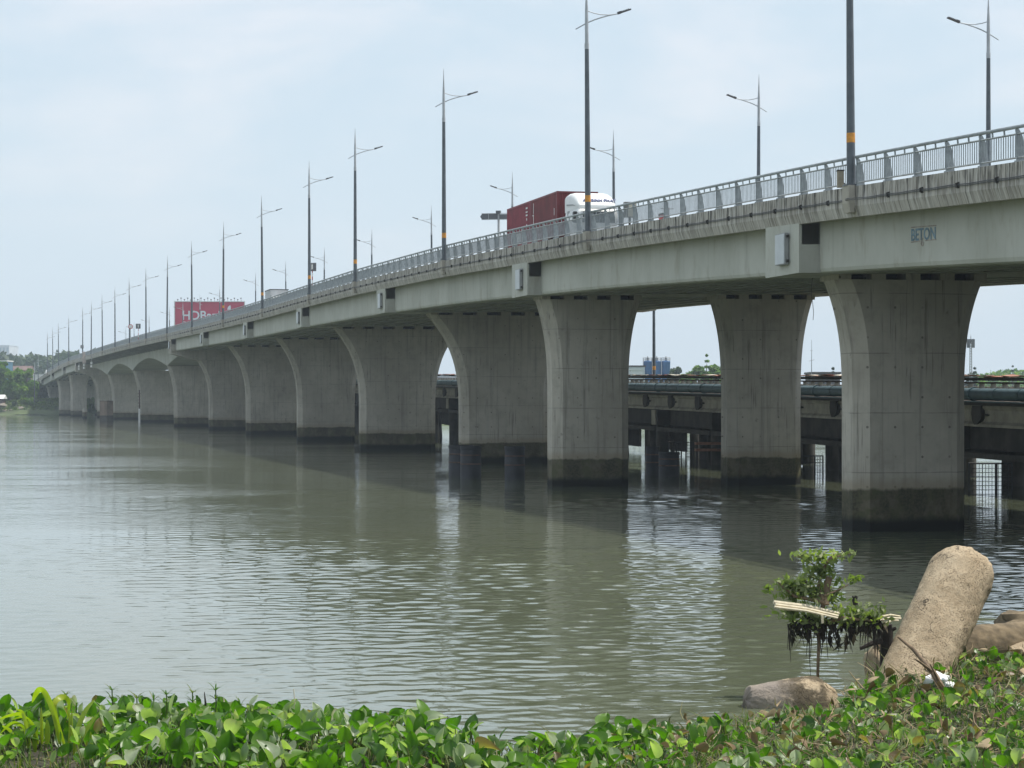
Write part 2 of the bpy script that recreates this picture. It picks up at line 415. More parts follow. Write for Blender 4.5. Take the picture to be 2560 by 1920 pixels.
# haunched box girder over the shipping channel
def boxdepth(Y):
    P=[401,449,528,604,656]; top=[2.5,5.28,5.28,5.28,2.6]
    for a,b,da,db in zip(P,P[1:],top,top[1:]):
        if a<=Y<=b:
            if a==401: t=(b-Y)/(b-a); return 2.55+(5.28-2.55)*(1-t)**1.5
            if b==656: t=(Y-a)/(b-a); return 2.6+(5.28-2.6)*(1-t)**1.7
            t=abs((Y-a)/(b-a)-.5)*2; return 3.15+(5.28-3.15)*t**1.75
    return 2.55
mb=MB(); rr=[]
for y in steps(401.3,656,2.0):
    d=boxdepth(y); k=.12*(d-2.5)
    pf=[(4.3,-.94),(4.35+k,-d+.05),(4.45+k,-d),(BW-4.45-k,-d),(BW-4.35-k,-d+.05),(BW-4.3,-.94)]
    rr.append([pt(y,l,z) for l,z in pf])
mb.loft(rr).build('haunched_box_girder',MG,bridge,BO)
for y in steps(404,652,6.0):                        # brackets under the deck overhang
    a,t=dirs(y)
    for l0,l1 in((.45,4.28),(BW-.45,BW-4.28)):
        poly=[pt(y,l0,-.94),pt(y,l1,-.94),pt(y,l1,-1.9),pt(y,l0,-1.2)]
        mb=MB(); mb.prism(poly,-a*.13,a*.13); mb.build('overhang_bracket',M_under,bridge,BO)
# lamp corbels
def _ysolve(xf,y0,lat=-.02):
    c=np.arange(y0-24,y0+24,.1); return float(min(c,key=lambda y: abs(CX+F*pt(y,lat).x/pt(y,lat).y-xf)))
POLEY=[45.9]+[_ysolve(x,85.4+39.5*k) for k,x in enumerate((2128,1470,1110,888,773.6,656,557.7,480,417.5,365,324,287.6,256,228,206.6,172,146.5,132,118.7))]
POLEY=[y for i,y in enumerate(POLEY) if i==0 or y-POLEY[i-1]>18]
for Y in POLEY:
    if Y>900: continue
    a,t=dirs(Y); z=E(Y)[1]
    mb=MB(); w=.36
    top=[local(Y,-.24,-w,z+.03),local(Y,.0,-w,z+.03),local(Y,.0,w,z+.03),local(Y,-.24,w,z+.03)]
    bot=[local(Y,-.16,-w*.82,z-.98),local(Y,.0,-w*.82,z-.98),local(Y,.0,w*.82,z-.98),local(Y,-.16,w*.82,z-.98)]
    mid=[local(Y,-.24,-w,z-.62),local(Y,.0,-w,z-.62),local(Y,.0,w,z-.62),local(Y,-.24,w,z-.62)]
    mb.loft([bot,mid,top]).build('lamp_corbel',MP,bridge,BO)
# faded builder's stencil on the edge girder near the right end
def girder_text(body,size,xf,yf,Y,mat,off=.012,xs=1.0,bold=False):
    me=text_mesh(body,size,.004,bold); a,t=dirs(Y)
    p0=pt(Y,.98-off,0); 
    d=-(pt(Y-1,.98-off,0)-pt(Y,.98-off,0)).normalized()
    zc=W(xf,yf,Y).z
    vs=[]
    for v in me.vertices:
        q=p0-d*(v.co.x*xs); base=p0.z; q.z=zc+(q.z-base)+v.co.y
        q-=t*v.co.z
        vs.append(q-BO)
    for v,q in zip(me.vertices,vs): v.co=q
    me.materials.clear(); me.materials.append(mat)
    ob=bpy.data.objects.new('stencil_lettering',me); C.objects.link(ob); ob.parent=bridge; return ob
M_sten=plain('faded_blue_stencil',(.155,.235,.29),.8,.35,3)
M_sten2=plain('faded_brown_stencil',(.31,.27,.235),.8,.3,3)
def Yat(xf,lat):
    return min(np.arange(60,110,.02),key=lambda y: abs(CX+F*pt(y,lat).x/pt(y,lat).y-xf))
yb0,yb1=Yat(2277,.97),Yat(2339,.97)
me_=text_mesh('BETON',1,0,True); wid_=max(v.co.x for v in me_.vertices)
girder_text('BETON',.60,2277,601,yb0,M_sten,bold=True,xs=pt(yb0,.97).__sub__(pt(yb1,.97)).length/(wid_*.60))
y6=Yat(2302,.97); girder_text('6',.44,2302,615,y6,M_sten2,xs=1.4,off=.016)
for zf0,zf1,segs in ((607,600,((2277,2299),(2313,2340))),(570,565,((2277,2340),))):
    for xa,xb in segs:
        ya,yb=Yat(xa,.97),Yat(xb,.97); f=lambda x:zf0+(zf1-zf0)*(x-2277)/63
        p=[pt(ya,.968),pt(yb,.968)]; p[0].z=W(xa,f(xa),p[0].y).z; p[1].z=W(xb,f(xb),p[1].y).z; o_=Vector((.01,0,0)); u_=Vector((0,0,.04))
        mb=MB(); mb.hexa([p[0],p[1],p[1]+o_,p[0]+o_,p[0]+u_,p[1]+u_,p[1]+o_+u_,p[0]+o_+u_]); mb.build('stencil_rule',M_sten2,bridge,BO)

# ------------------------------------------------------------------ railings, one section between two lamps
ORD=['first','second','third','fourth','fifth','sixth','seventh','eighth','ninth','tenth','eleventh','twelfth','thirteenth','fourteenth','fifteenth','sixteenth','seventeenth','eighteenth','nineteenth','twentieth','twenty-first','twenty-second']
def rail_section(Ya,Yb,label):
    s0,s1=run(Ya)+.34,run(Yb)-.30
    o=pt((Ya+Yb)/2,.1,0); root=thing('railing_section',o,label,'railing','grey steel railing sections along the deck edge')
    nb=max(1,round((s1-s0)/2.75)); ss=[s0+(s1-s0)*k/nb for k in range(nb+1)]
    far=False
    P=lambda s,l,z: pt(Yrun(s),l,z)
    mb=MB()
    pts=[P(s0-.12+(s1-s0+.24)*k/(nb*2),.10,1.10) for k in range(nb*2+1)]
    mb.tube(pts,.06,8); mb.build('top_rail',M_rail,root,o,smooth=40)
    prof=[(.10,.02),(.40,.02),(.36,.45),(.30,.80),(.20,1.0),(.14,1.08),(.06,1.06),(.08,.9)]
    allp=MB()
    for s in ss:
        mb=MB() if not far else allp
        a,t=dirs(Yrun(s)); mb.prism([P(s,l,z) for l,z in prof],-a*.03,a*.03)
        mb.box(tuple(P(s,.24,.03)),(.34,.22,.05),0,Matrix.Rotation(math.atan2(t.y,t.x),3,'Z'))
        if not far: mb.build('post',M_rail,root,o)
    if far: allp.build('post',M_rail,root,o)
    allm=MB()
    for k in range(nb):
        mb=MB() if not far else allm
        a0,a1=ss[k]+.05,ss[k+1]-.05
        for z in(.14,.88): mb.tube([P(a0,.13,z),P((a0+a1)/2,.13,z),P(a1,.13,z)],.032,4)
        nbal=15
        for q in range(nbal):
            s=a0+(a1-a0)*(q+.5)/nbal; p0=P(s,.13,.14); p1=P(s,.13,.88)
            a,t=dirs(Yrun(s)); u=a*.017; w=t*.011
            mb.hexa([p0-u-w,p0+u-w,p0+u+w,p0-u+w,p1-u-w,p1+u-w,p1+u+w,p1-u+w])
        for q in(1,2):
            s=a0+(a1-a0)*q/3; p0=P(s,.13,.88); p1=P(s,.11,1.07); a,t=dirs(Yrun(s)); u=a*.03; w=t*.02
            mb.hexa([p0-u-w,p0+u-w,p0+u+w,p0-u+w,p1-u-w,p1+u-w,p1+u+w,p1-u+w])
        if not far: mb.build('baluster_panel',M_rail,root,o)
    if far: allm.build('baluster_panel',M_rail,root,o)
    return root
for k in range(len(POLEY)-1):
    if POLEY[k+1]>890: break
    if k==0: lab='railing section right of the nearest near-side lamp, at the right edge of the photo'
    else: lab='railing section between the %s and %s near-side lamps from the right'%(ORD[k-1],ORD[k])
    rail_section(POLEY[k],POLEY[k+1],lab)

# ------------------------------------------------------------------ street lamps
def make_lamp():
    r=thing('street_lamp',(0,0,0),'','street lamp')
    mb=MB(); mb.tube([(0,0,.05),(0,0,10)],[.17,.115],14); mb.build('pole',M_polelow,r,smooth=40)
    mb=MB(); mb.box((0,0,.03),(.5,.5,.05))
    for a in(-1,1):
        for b in(-1,1): mb.tube([(a*.19,b*.19,.03),(a*.19,b*.19,.13)],.025,6)
    mb.build('base_plate',M_polelow,r)
    mb=MB(); mb.tube([(0,0,9.98),(0,0,10.3)],.125,14); mb.tube([(0,0,10.28),(0,0,11.6),(0,0,12.2),(0,0,13.0),(0,0,13.85)],[.105,.10,.085,.045,.008],12)
    mb.build('mast',M_polehigh,r,smooth=40)
    mb=MB(); mb.tube([(0,0,1.62),(0,0,1.98)],[.166,.163],14); mb.build('orange_band',M_yellow,r,smooth=40)
    mb=MB()
    L=[(-.62,11.06),(-.3,11.24),(0,11.41),(.45,11.61),(.9,11.76),(1.3,11.87),(1.75,11.97)]
    mb.tube([(x,0,z) for x,z in L],[.03,.032,.036,.036,.034,.032,.03],8)
    U=[(.05,12.08),(.4,11.97),(.8,11.9),(1.25,11.89),(1.7,11.955)]
    mb.tube([(x,0,z) for x,z in U],.026,8); mb.build('arm',M_polehigh,r,smooth=50)
    mb=MB(); ang=R(19)
    Mx=Matrix.Rotation(-ang,3,'Y')
    mb.box((2.16,0,12.115),(.72,.24,.075),0,Mx); mb.box((1.86,0,12.03),(.2,.16,.14),0,Mx)
    for q in range(5): mb.box((1.98+q*.1,0,12.1+q*.034),(.02,.2,.07),0,Mx)
    mb.build('lamp_head',M_lum,r)
    return r
lamp0=make_lamp(); used=[False]
def put_lamp(p,yaw,label,group):
    o=lamp0 if not used[0] else copy_tree(lamp0); used[0]=True
    if p.y>330:
        for ch in list(o.children):
            if ch.name.startswith('orange_band'): bpy.data.objects.remove(ch)
    o.location=p; o.rotation_euler=(random.uniform(-.009,.009),random.uniform(-.009,.009),yaw); o['label']=label; o['group']=group; return o
nn=0
for k,Y in enumerate(POLEY):
    if Y>890 or k==0: continue
    a,t=dirs(Y); yaw=math.atan2(t.y,t.x)
    extra={1:', its pole cut off by the top edge of the photo',2:', just left of the white truck cab',6:', with a road sign beside it'}.get(k,'')
    put_lamp(pt(Y,-.02,.03),yaw,'street lamp %s from the right in the near-side row%s'%(ORD[k-1],{1:', cut off by the top edge',2:', left of the white truck cab'}.get(k,'')),'street lamps along the near side of the bridge')
FARY=[0,0]+[_ysolve(x,85.4+39.5*k,BW+.02) for k,x in enumerate((2471.7,1895.5,1535,1281,1080,929,810,715,639),1)]
FARY+=[Y for Y in POLEY if Y>FARY[-1]+25]
for k,Y in enumerate(FARY):
    if Y>760 or k<2: continue
    a,t=dirs(Y); yaw=math.atan2(-t.y,-t.x)
    put_lamp(pt(Y,BW+.02,.0),yaw,'street lamp %s from the right in the far-side row, arm reaching left'%ORD[k-2],'street lamps along the far side of the bridge')
o=put_lamp(Vector((13.6,218,6.6)),PI,'dark lamp post seen under the deck, before the blue silos','street lamps beyond the old bridge')
for xf,yf,yb,Y,lab in((86,904,985,770,'pale lamp post beside the far trees, first from the left'),(95.8,887,985,790,'pale lamp post before the wooded hill, second from the left')):
    p=W(xf,yb,Y); zt=W(xf,yf,Y).z
    o=put_lamp(Vector((p.x,Y,zt-13.85)),R(-15),lab,'street lamps on the far approach road')

# ------------------------------------------------------------------ cable run with clamps, cabinets
o=pt(120,-.05,-.5); cab=thing('cable_run',o,'twin grey cable clamped along the outer face of the bridge edge','cable')
for dz,l in((-.47,-.055),(-.52,-.05)):
    mb=MB(); seg=[]
    for y in steps(40,560,1.5):
        near=min(abs(y-q) for q in POLEY)
        seg.append(pt(y,l-(.24 if near<.8 else 0),dz+.02*math.sin(y*2.1+dz*40)))
    mb.tube(seg,.015,5); mb.build('cable',M_cable,cab,o)
s=run(60); nclamp=0
while nclamp<98:
    y=Yrun(s)
    if min(abs(y-q) for q in POLEY)>1.0:
        mb=MB(); a,t=dirs(y); Mx=Matrix.Rotation(math.atan2(t.y,t.x),3,'Z')
        mb.box(tuple(pt(y,-.05,-.49)),(.10,.11,.15),0,Mx); mb.box(tuple(pt(y,-.015,-.49)),(.04,.16,.20),0,Mx)
        mb.build('clamp',M_clamp,cab,o); nclamp+=1
    s+=3.15
CABY=[Y for Y,k in PIER if k in('two','one','cap') and 90<Y<400]
for i,Y in enumerate(CABY):
    z=E(Y)[1]-.98; o=local(Y,.02,-.3,z-1.9)
    r=thing('utility_cabinet',o,'white utility cabinet on the %s bridge cap end counted from the right'%ORD[i],'utility box','white cabinets on the pier cap ends')
    a,t=dirs(Y); Mx=Matrix.Rotation(math.atan2(t.y,t.x),3,'Z')
    mb=MB(); c=local(Y,.0,-.35,z-1.12); mb.box(tuple(c),(.16,1.2,1.28),0,Mx); mb.build('body',M_cabside,r,o)
    mb=MB(); c=local(Y,-.095,-.35,z-1.12); mb.box(tuple(c),(.03,1.12,1.21),0,Mx); mb.build('door',M_cab,r,o)
    mb=MB()
    for q in(-.5,.5): mb.box(tuple(local(Y,.0,-1.02,z-1.12+q)),(.1,.1,.1),0,Mx)
    mb.build('hinge',M_clamp,r,o)
SUN_E=3.9; EXPO=0.47; HAZE=.00020
HZ0=(.60,.685,.745); HZ1=(.505,.61,.695); CL0=(.66,.70,.74); CL1=(.76,.745,.775)
# ------------------------------------------------------------------ things on the railing and deck
def frame_at(Y,lat):                                   # local frame on the road: x along traffic (towards camera), y left
    a,t=dirs(Y); p=pt(Y,lat,-.44); return p,math.atan2(-a.y,-a.x)
M_white=plain('white_truck_paint',(.72,.73,.72),.35,.05,1.0,local=True)
M_maroon=None
def mat_container(name,col,ph):
    m,nt,b=new_mat(name); p=pos(nt,(1,1,1),True)
    n1=noise(nt,p,.8,5,.6); n2=noise(nt,pos(nt,(2,2,.25),True),2.2,4,.6)
    c=mix(nt,ramp(nt,n1,.3,.7),tuple(x*.8 for x in col),tuple(x*1.2 for x in col))
    c=mix(nt,math_(nt,'MULTIPLY',ramp(nt,n2,.55,.75),.5),c,(.10,.04,.03))
    link(nt,c,b.inputs['Base Color']); b.inputs['Roughness'].default_value=.55; return m
M_cont1=mat_container('maroon_container_paint',(.17,.026,.030),0)
M_cont2=mat_container('red_container_paint',(.225,.025,.04),1)
M_glass=plain('dark_window_glass',(.02,.025,.03),.1,.1,2,local=True,spec=.8)
M_tyre=plain('tyre_rubber',(.02,.02,.02),.85,.2,6,local=True)
M_steel=plain('rim_steel',(.35,.35,.36),.4,.1,5,local=True,metal=.6)
M_ink=plain('navy_lettering',(.13,.15,.28),.6,.1,5,local=True)
M_wlet=plain('white_lettering',(.75,.74,.72),.6,.15,6,local=True)
M_chass=plain('chassis_dark',(.04,.035,.035),.7,.3,3,local=True)
M_amber=plain('red_plastic',(.5,.02,.03),.4,.1,5,local=True)

Yt=141.0
p,rz=frame_at(Yt,4.75)
truck=thing('container_truck',p,'white tractor truck pulling two maroon shipping containers behind the bridge railing','truck',rz=rz)
CW,CHh,CL=2.72,2.9,7.15
def container(x0,mat,name):
    # corrugated sides as real ribs
    mb=MB(); zb,zt=1.27,1.27+CHh; w=CW/2
    def side(yw,nrm):
        xs=[];pitch=.28; n=int((CL-.36)/pitch)
        prof=[]
        for k in range(n):
            x=x0+.18+(CL-.36)*k/n; d=(CL-.36)/n
            prof+=[(x,0),(x+d*.30,0),(x+d*.5,-.05),(x+d*.8,-.05)]
        prof.append((x0+CL-.18,0))
        mb.loft([[Vector((x,yw+nrm*q,z)) for x,q in prof] for z in(zb+.16,zt-.12)],cap=False,closed=False)
    side(w-.02,1); side(-w+.02,-1)
    for xe,sg in((x0,-1),(x0+CL,1)):
        prof=[]; n=10
        for k in range(n):
            y=-w+.12+(CW-.24)*k/n; d=(CW-.24)/n
            prof+=[(y,0),(y+d*.3,0),(y+d*.5,-.05),(y+d*.8,-.05)]
        prof.append((w-.12,0))
        mb.loft([[Vector((xe-sg*.05+sg*q,y,z)) for y,q in prof] for z in(zb+.16,zt-.12)],cap=False,closed=False)
    body=mb.build('container',mat,truck)
    mb=MB()
    for y in(-w+.06,w-.06):
        for z,h in((zb+.08,.16),(zt-.06,.12)): mb.box((x0+CL/2,y,z),(CL-.3,.12,h))
        for x in(x0+.09,x0+CL-.09): mb.box((x,y,(zb+zt)/2),(.18,.13,CHh+.004))
    for x in(x0+.06,x0+CL-.06):
        for z,h in((zb+.08,.16),(zt-.06,.12)): mb.box((x,0,z),(.12,CW-.25,h))
    mb.box((x0+CL/2,0,zt-.03),(CL-.3,CW-.26,.03))
    mb.build('frame',mat,body)
    return body
x1=-4.0-CL; x2=x1-.12-CL
c1=container(x1,M_cont1,'front'); c2=container(x2,M_cont2,'rear')
def put_text(body,size,loc,rot,mat,parent,name='lettering',bold=False,xs=1.0,ext=.004):
    me=text_mesh(body,size,ext,bold)
    for v in me.vertices: v.co.x*=xs
    me.materials.clear(); me.materials.append(mat)
    ob=bpy.data.objects.new(name,me); C.objects.link(ob); ob.parent=parent; ob.location=loc; ob.rotation_euler=rot; return ob
yl=-CW/2-.012                                         # the river side of the truck is its right side (driving towards us)
mb=MB()
for k,(dz,h) in enumerate(((.0,.18),(-.26,.16),(-.48,.18),(-.75,.3),(-1.15,.2))):
    mb.box((x2+CL-1.1,yl,3.75+dz),(.5 if k<3 else .16,.01,h*.6))
mb.build('code_marking',M_wlet,c2)
mb=MB(); mb.box((x1+.75,yl,3.55),(.09,.01,.7)); mb.box((x1+.75,yl,2.7),(.10,.01,.9)); mb.box((x1+.62,yl,3.1),(.22,.01,.08)); mb.build('code_marking',M_wlet,c1)
mb=MB(); mb.box((x1+CL-.7,yl,2.9),(.07,.01,.45)); mb.build('code_marking',M_wlet,c1)
mb=MB()
for k,(w_,h_) in enumerate(((.3,.75),(.45,.6),(.45,.6),(.45,.6),(.45,.6),(.25,.9))): mb.box((x2+1.6+k*.62,yl,1.9+(.1 if h_>.7 else 0)),(w_,.01,h_))
mb.build('company_marking',M_wlet,c2)
# chassis, wheels
mb=MB()
for y in(-.5,.5): mb.box(((x2+.5+1.5)/2,y,1.05),(1.5-x2-.5,.16,.36))
mb.box((x2+.3,0,1.1),(.2,2.4,.25)); mb.build('chassis',M_chass,truck)
for xw in(x2+1.4,x2+2.75,x2+4.1,-3.9,-5.2,-.4):
    for sy in(-1,1):
        mb=MB(); y=sy*1.13; prof=[(.30,.15),(.50,.17),(.55,.12),(.55,-.12),(.50,-.17),(.30,-.15)]
        mb.loft([[Vector((xw+math.cos(q)*r_,y+d,.55+math.sin(q)*r_)) for r_,d in prof] for q in [2*PI*k/24 for k in range(25)]],cap=False)
        wh=mb.build('wheel',M_tyre,truck,smooth=40)
        mb=MB(); mb.tube([(xw,y-.14,.55),(xw,y+.14,.55)],.31,18); mb.tube([(xw,y-.17,.55),(xw,y+.17,.55)],.12,12); mb.build('rim',M_steel,wh,smooth=40)
# cab: lofted cross sections from rear to front with a sloping roof fairing
def cabring(x,w,zt,zs,zb=.95,r=.32):
    h=w/2; pts=[]
    for q in range(5): a=PI/2*q/4; pts.append(Vector((x,h-r+r*math.cos(a)*1.0,zt-r+r*math.sin(a))))
    for q in range(5): a=PI/2+PI/2*q/4; pts.append(Vector((x,-h+r+r*math.cos(a),zt-r+r*math.sin(a))))
    pts+= [Vector((x,-h,zs)),Vector((x,-h-.0,zb)),Vector((x,h,zb)),Vector((x,h,zs))]
    return pts
mb=MB(); mb.loft([cabring(-2.0,2.62,2.75,1.9),cabring(-1.0,2.66,2.80,1.9),cabring(.0,2.66,2.82,1.9),cabring(.75,2.62,2.74,1.9),cabring(1.05,2.5,2.5,1.9,1.0,.3),cabring(1.15,2.4,2.2,1.8,1.1,.3)])
cabn=mb.build('cab',M_white,truck,smooth=35)
mb=MB(); mb.loft([cabring(-2.25,2.56,3.72,3.0,2.60,.30),cabring(-1.7,2.60,3.80,3.0,2.60,.36),cabring(-1.0,2.62,3.79,3.0,2.62,.42),cabring(-.3,2.62,3.66,3.0,2.64,.46),cabring(.3,2.56,3.38,2.9,2.66,.36),cabring(.62,2.44,3.08,2.8,2.66,.2),cabring(.82,2.30,2.9,2.76,2.66,.1)])
fair=mb.build('roof_fairing',M_white,truck,smooth=35)
for sy in(-1,1):
    mb=MB(); mb.prism([Vector((-1.6,sy*1.315,3.1)),Vector((-.2,sy*1.315,3.0)),Vector((.5,sy*1.27,2.86)),Vector((-.2,sy*1.315,2.93)),Vector((-1.6,sy*1.315,3.0))],(0,0,0),(0,sy*.035,0)); mb.build('fairing_rib',M_cabside,fair)
mb=MB(); mb.prism([Vector((1.165,y,z)) for y,z in((-1.05,1.78),(1.05,1.78),(1.0,2.45),(-1.0,2.45))],(0,0,0),(.01,0,.0)); mb.build('windscreen',M_glass,cabn)
mb=MB()
for sy in(-1,1): mb.prism([Vector((x,sy*1.335,z)) for x,z in((-.15,1.9),(.8,1.85),(.72,2.45),(-.15,2.5))],(0,0,0),(0,sy*.01,0))
mb.build('side_window',M_glass,cabn)
mb=MB(); mb.box((1.22,0,2.66),(.34,2.3,.05)); mb.build('sun_visor',M_white,cabn)
mb=MB(); mb.box((1.25,0,.75),(.3,2.4,.45)); mb.box((1.2,0,1.35),(.08,1.9,.5)); mb.build('bumper',M_white,cabn)
for sy in(-1,1):
    mb=MB(); mb.box((1.15,sy*1.5,2.1),(.12,.22,.7)); mb.tube([(1.0,sy*1.25,2.35),(1.15,sy*1.5,2.4)],.02,6); mb.build('mirror',M_chass,cabn)
    mb=MB(); mb.box((1.41,sy*.95,.8),(.04,.4,.18)); mb.build('headlight',M_wlet,cabn)
sl=math.atan2(3.93-3.56,.6)
put_text('AN BINH PHAT',.33,(.60,-.86,3.12),(R(90)-R(43),0,R(90)),M_ink,fair,'company_lettering',False,.95,.05)
mb=MB(); mb.box((-1.2,-1.32,2.45),(.55,.012,.4)); mb.build('door_sticker',M_cabside,cabn)

# box truck roof further along
p,rz=frame_at(287,3.4)
bt=thing('box_truck',p,'pale box truck whose roof shows above the railing, further along the bridge','truck',rz=rz)
mb=MB(); mb.loft([[Vector((x,sy*1.15*s_,1.0 if z==0 else 3.25)) for sy,z in((-1,0),(1,0),(1,1),(-1,1))] for x,s_ in((-6.2,1),(-1.0,1))]); mb.build('cargo_box',plain('grey_box_paint',(.42,.43,.44),.5,.1,1,local=True),bt)
mb=MB()
for y in(-1.15,1.15): mb.box((-3.6,y,3.25),(5.25,.08,.1))
for x in(-6.2,-1.0): mb.box((x,0,3.25),(.08,2.3,.1))
mb.build('roof_frame',M_chass,bt)
mb=MB(); mb.loft([[Vector((x,y*w_,z)) for y,z in((-1,.6),(1,.6),(1,zt_),(-1,zt_))] for x,w_,zt_ in((-.9,1.05,2.45),(.5,1.05,2.4),(.9,1.0,1.5))]); mb.build('cab',M_white,bt)
mb=MB(); mb.box((-3.0,1.17,2.95),(.5,.02,.3)); mb.build('vent',M_glass,bt)
for xw in(.1,-4.6):
    for sy in(-1,1):
        mb=MB(); mb.tube([(xw,sy*1.0-.12,.45),(xw,sy*1.0+.12,.45)],.45,16); mb.build('wheel',M_tyre,bt,smooth=40)

# motorbike seen between the railing bars
p,rz=frame_at(116.5,1.9)
mk=thing('motorbike',p+Vector((0,0,.22)),'red motorbike glimpsed between railing bars right of the truck','motorbike',rz=rz)
for xw in(-.62,.62):
    mb=MB(); prof=[(.20,.05),(.29,.05),(.31,0),(.29,-.05),(.20,-.05)]
    mb.loft([[Vector((xw+math.cos(q)*r_,d,.31+math.sin(q)*r_)) for r_,d in prof] for q in [2*PI*k/20 for k in range(21)]],cap=False); wh=mb.build('wheel',M_tyre,mk,smooth=40)
    mb=MB(); mb.tube([(xw,-.04,.31),(xw,.04,.31)],.2,14); mb.build('rim',M_steel,wh)
mb=MB(); mb.loft([[Vector((x,y*w_,z+z0)) for y,z in((-1,0),(1,0),(.8,h_),(-.8,h_))] for x,w_,z0,h_ in((-.85,.10,.62,.14),(-.4,.16,.5,.3),(.1,.15,.4,.32),(.4,.13,.5,.4),(.52,.10,.75,.3))]); mb.build('body',M_amber,mk,smooth=40)
mb=MB(); mb.loft([[Vector((x,y*w_,z)) for y,z in((-1,.74),(1,.74),(.9,.84),(-.9,.84))] for x,w_ in((-.8,.11),(-.3,.14),(.1,.1))]); mb.build('seat',M_tyre,mk)
mb=MB(); mb.tube([(.45,-.34,1.02),(.5,0,.98),(.45,.34,1.02)],.018,6); mb.tube([(.5,0,.98),(.62,0,.31)],.03,6); mb.build('handlebar',M_chass,mk)
mb=MB(); mb.box((-.86,0,.7),(.05,.14,.08)); mb.build('tail_light',M_amber,mk)

# electric meter box behind the near railing
p=pt(118.6,.62,-.1)
r=thing('meter_box',p,'pale electric meter box on a short post behind the railing, right of the truck','electric box',rz=math.atan2(dirs(118)[1].y,dirs(118)[1].x))
mb=MB(); mb.box((0,-.05,.98),(.62,.34,.80)); mb.build('housing',plain('meter_grey',(.16,.16,.15),.5,.2,3,local=True),r)
mb=MB(); mb.box((.08,-.235,.98),(.44,.03,.72)); mb.build('door',plain('meter_cream',(.52,.49,.40),.5,.1,3,local=True),r)
mb=MB(); mb.tube([(0,0,-.3),(0,0,.6)],.06,8); mb.box((0,0,.05),(.3,.3,.08)); mb.build('post',M_chass,r)
p=pt(86.3,-.05,0)
r=thing('junction_box',p,'small tan junction box at the foot of the nearest lamp','electric box'); mb=MB(); mb.box((-.02,0,.34),(.22,.3,.62)); mb.build('body',plain('tan_box',(.33,.29,.22),.7,.15,4,local=True),r); mb=MB(); mb.box((-.02,0,.67),(.27,.35,.04)); mb.build('lid',M_chass,r)

# road signs seen from behind
M_signback=plain('sign_back_grey',(.135,.14,.15),.5,.15,2,local=True)
M_signpost=plain('sign_post_grey',(.42,.43,.44),.45,.1,2,local=True)
def mat_striped():
    m,nt,b=new_mat('red_white_bands'); z=sep(nt,pos(nt,(1,1,1),True))[2]
    f=math_(nt,'GREATER_THAN',math_(nt,'FRACT',math_(nt,'MULTIPLY',z,1.25)),.5)
    link(nt,mix(nt,f,(.35,.03,.03),(.6,.6,.58)),b.inputs['Base Color']); return m
M_stripe=mat_striped()
def square_sign(Y,xf,zc_px,w,label,lat_hint=None):
    c=W(xf,zc_px,Y)
    # put it on the road: find base height there
    zb=E(Y)[1]-.4
    r=thing('road_sign',(c.x,Y,zb),label,'road sign','square signs seen from behind along the bridge',rz=R(-10))
    h=c.z-zb
    mb=MB(); mb.box((0,0,h),(w,.05,w*.98)); 
    pn=mb.build('panel',M_signback,r)
    mb=MB(); mb.box((.02,-.04,h+.02),(w*.2,.03,w*.68)); mb.build('marker',M_wlet,pn)
    mb=MB()
    for q in(-.3,.3): mb.box((0,-.04,h+q*w),(w*.96,.03,.06))
    mb.build('stiffener',M_signback,pn)
    mb=MB(); mb.tube([(.02,.02,0),(.02,.02,h-w*.4)],.055,8); mb.build('post',M_stripe,r)
square_sign(246,780.3,667.5,.92,'grey square sign on a red and white banded post beside the fifth near-side lamp')
square_sign(430,345.5,815.5,.95,'grey square sign standing left of the red billboard, above the railing')
square_sign(660,205.2,867,.95,'grey square sign near the far end of the bridge')
c=W(326.5,816.5,470); zb=E(470)[1]-.4
r=thing('round_sign',(c.x,470,zb),'round red-edged road sign half hidden by a lamp post, on the far bridge','road sign'); h=c.z-zb
mb=MB(); mb.tube([(0,-.02,h),(0,.02,h)],.48,24); f=mb.build('disc',M_wlet,r); mb=MB(); mb.loft([[Vector((math.cos(q)*r_,d,h+math.sin(q)*r_)) for r_,d in((.36,-.03),(.48,-.03),(.48,.03),(.36,.03))] for q in [2*PI*k/24 for k in range(25)]],cap=False); mb.build('red_ring',M_amber,f)
mb=MB(); mb.tube([(0,.04,0),(0,.04,h)],.05,8); mb.build('post',M_signpost,r)
# direction sign over the median
c=W(1246,541,203); zb=pt(203,12.2,-.44).z
r=thing('direction_sign',(c.x,203,zb),'grey arrow-ended direction sign seen from behind on a tall post left of the truck','road sign',rz=R(-12)); h=c.z-zb
mb=MB(); mb.prism([Vector((-1.68,0,0)),Vector((-1.5,0,.24)),Vector((-.08,0,.24)),Vector((-.08,0,-.24)),Vector((-1.5,0,-.24))],(0,0,h),(0,.06,h)); mb.build('panel',M_signback,r)
mb=MB(); mb.prism([Vector((.1,0,.22)),Vector((1.6,0,.22)),Vector((1.78,0,0)),Vector((1.6,0,-.22)),Vector((.1,0,-.22))],(0,0,h-.02),(0,.06,h-.02)); mb.build('panel',M_signback,r)
mb=MB()
for z in(-.27,.27): mb.box((-.05,-.02,h+z),(3.0,.05,.05))
mb.box((-.9,-.02,h),(.05,.04,.5)); mb.build('rail',M_signpost,r)
mb=MB(); mb.tube([(0,.1,0),(0,.1,h+.45)],.105,10); mb.build('post',M_signpost,r,smooth=40)
mb=MB(); mb.box((0,.02,h+.38),(.42,.3,.26)); mb.build('cap_box',M_signback,r)
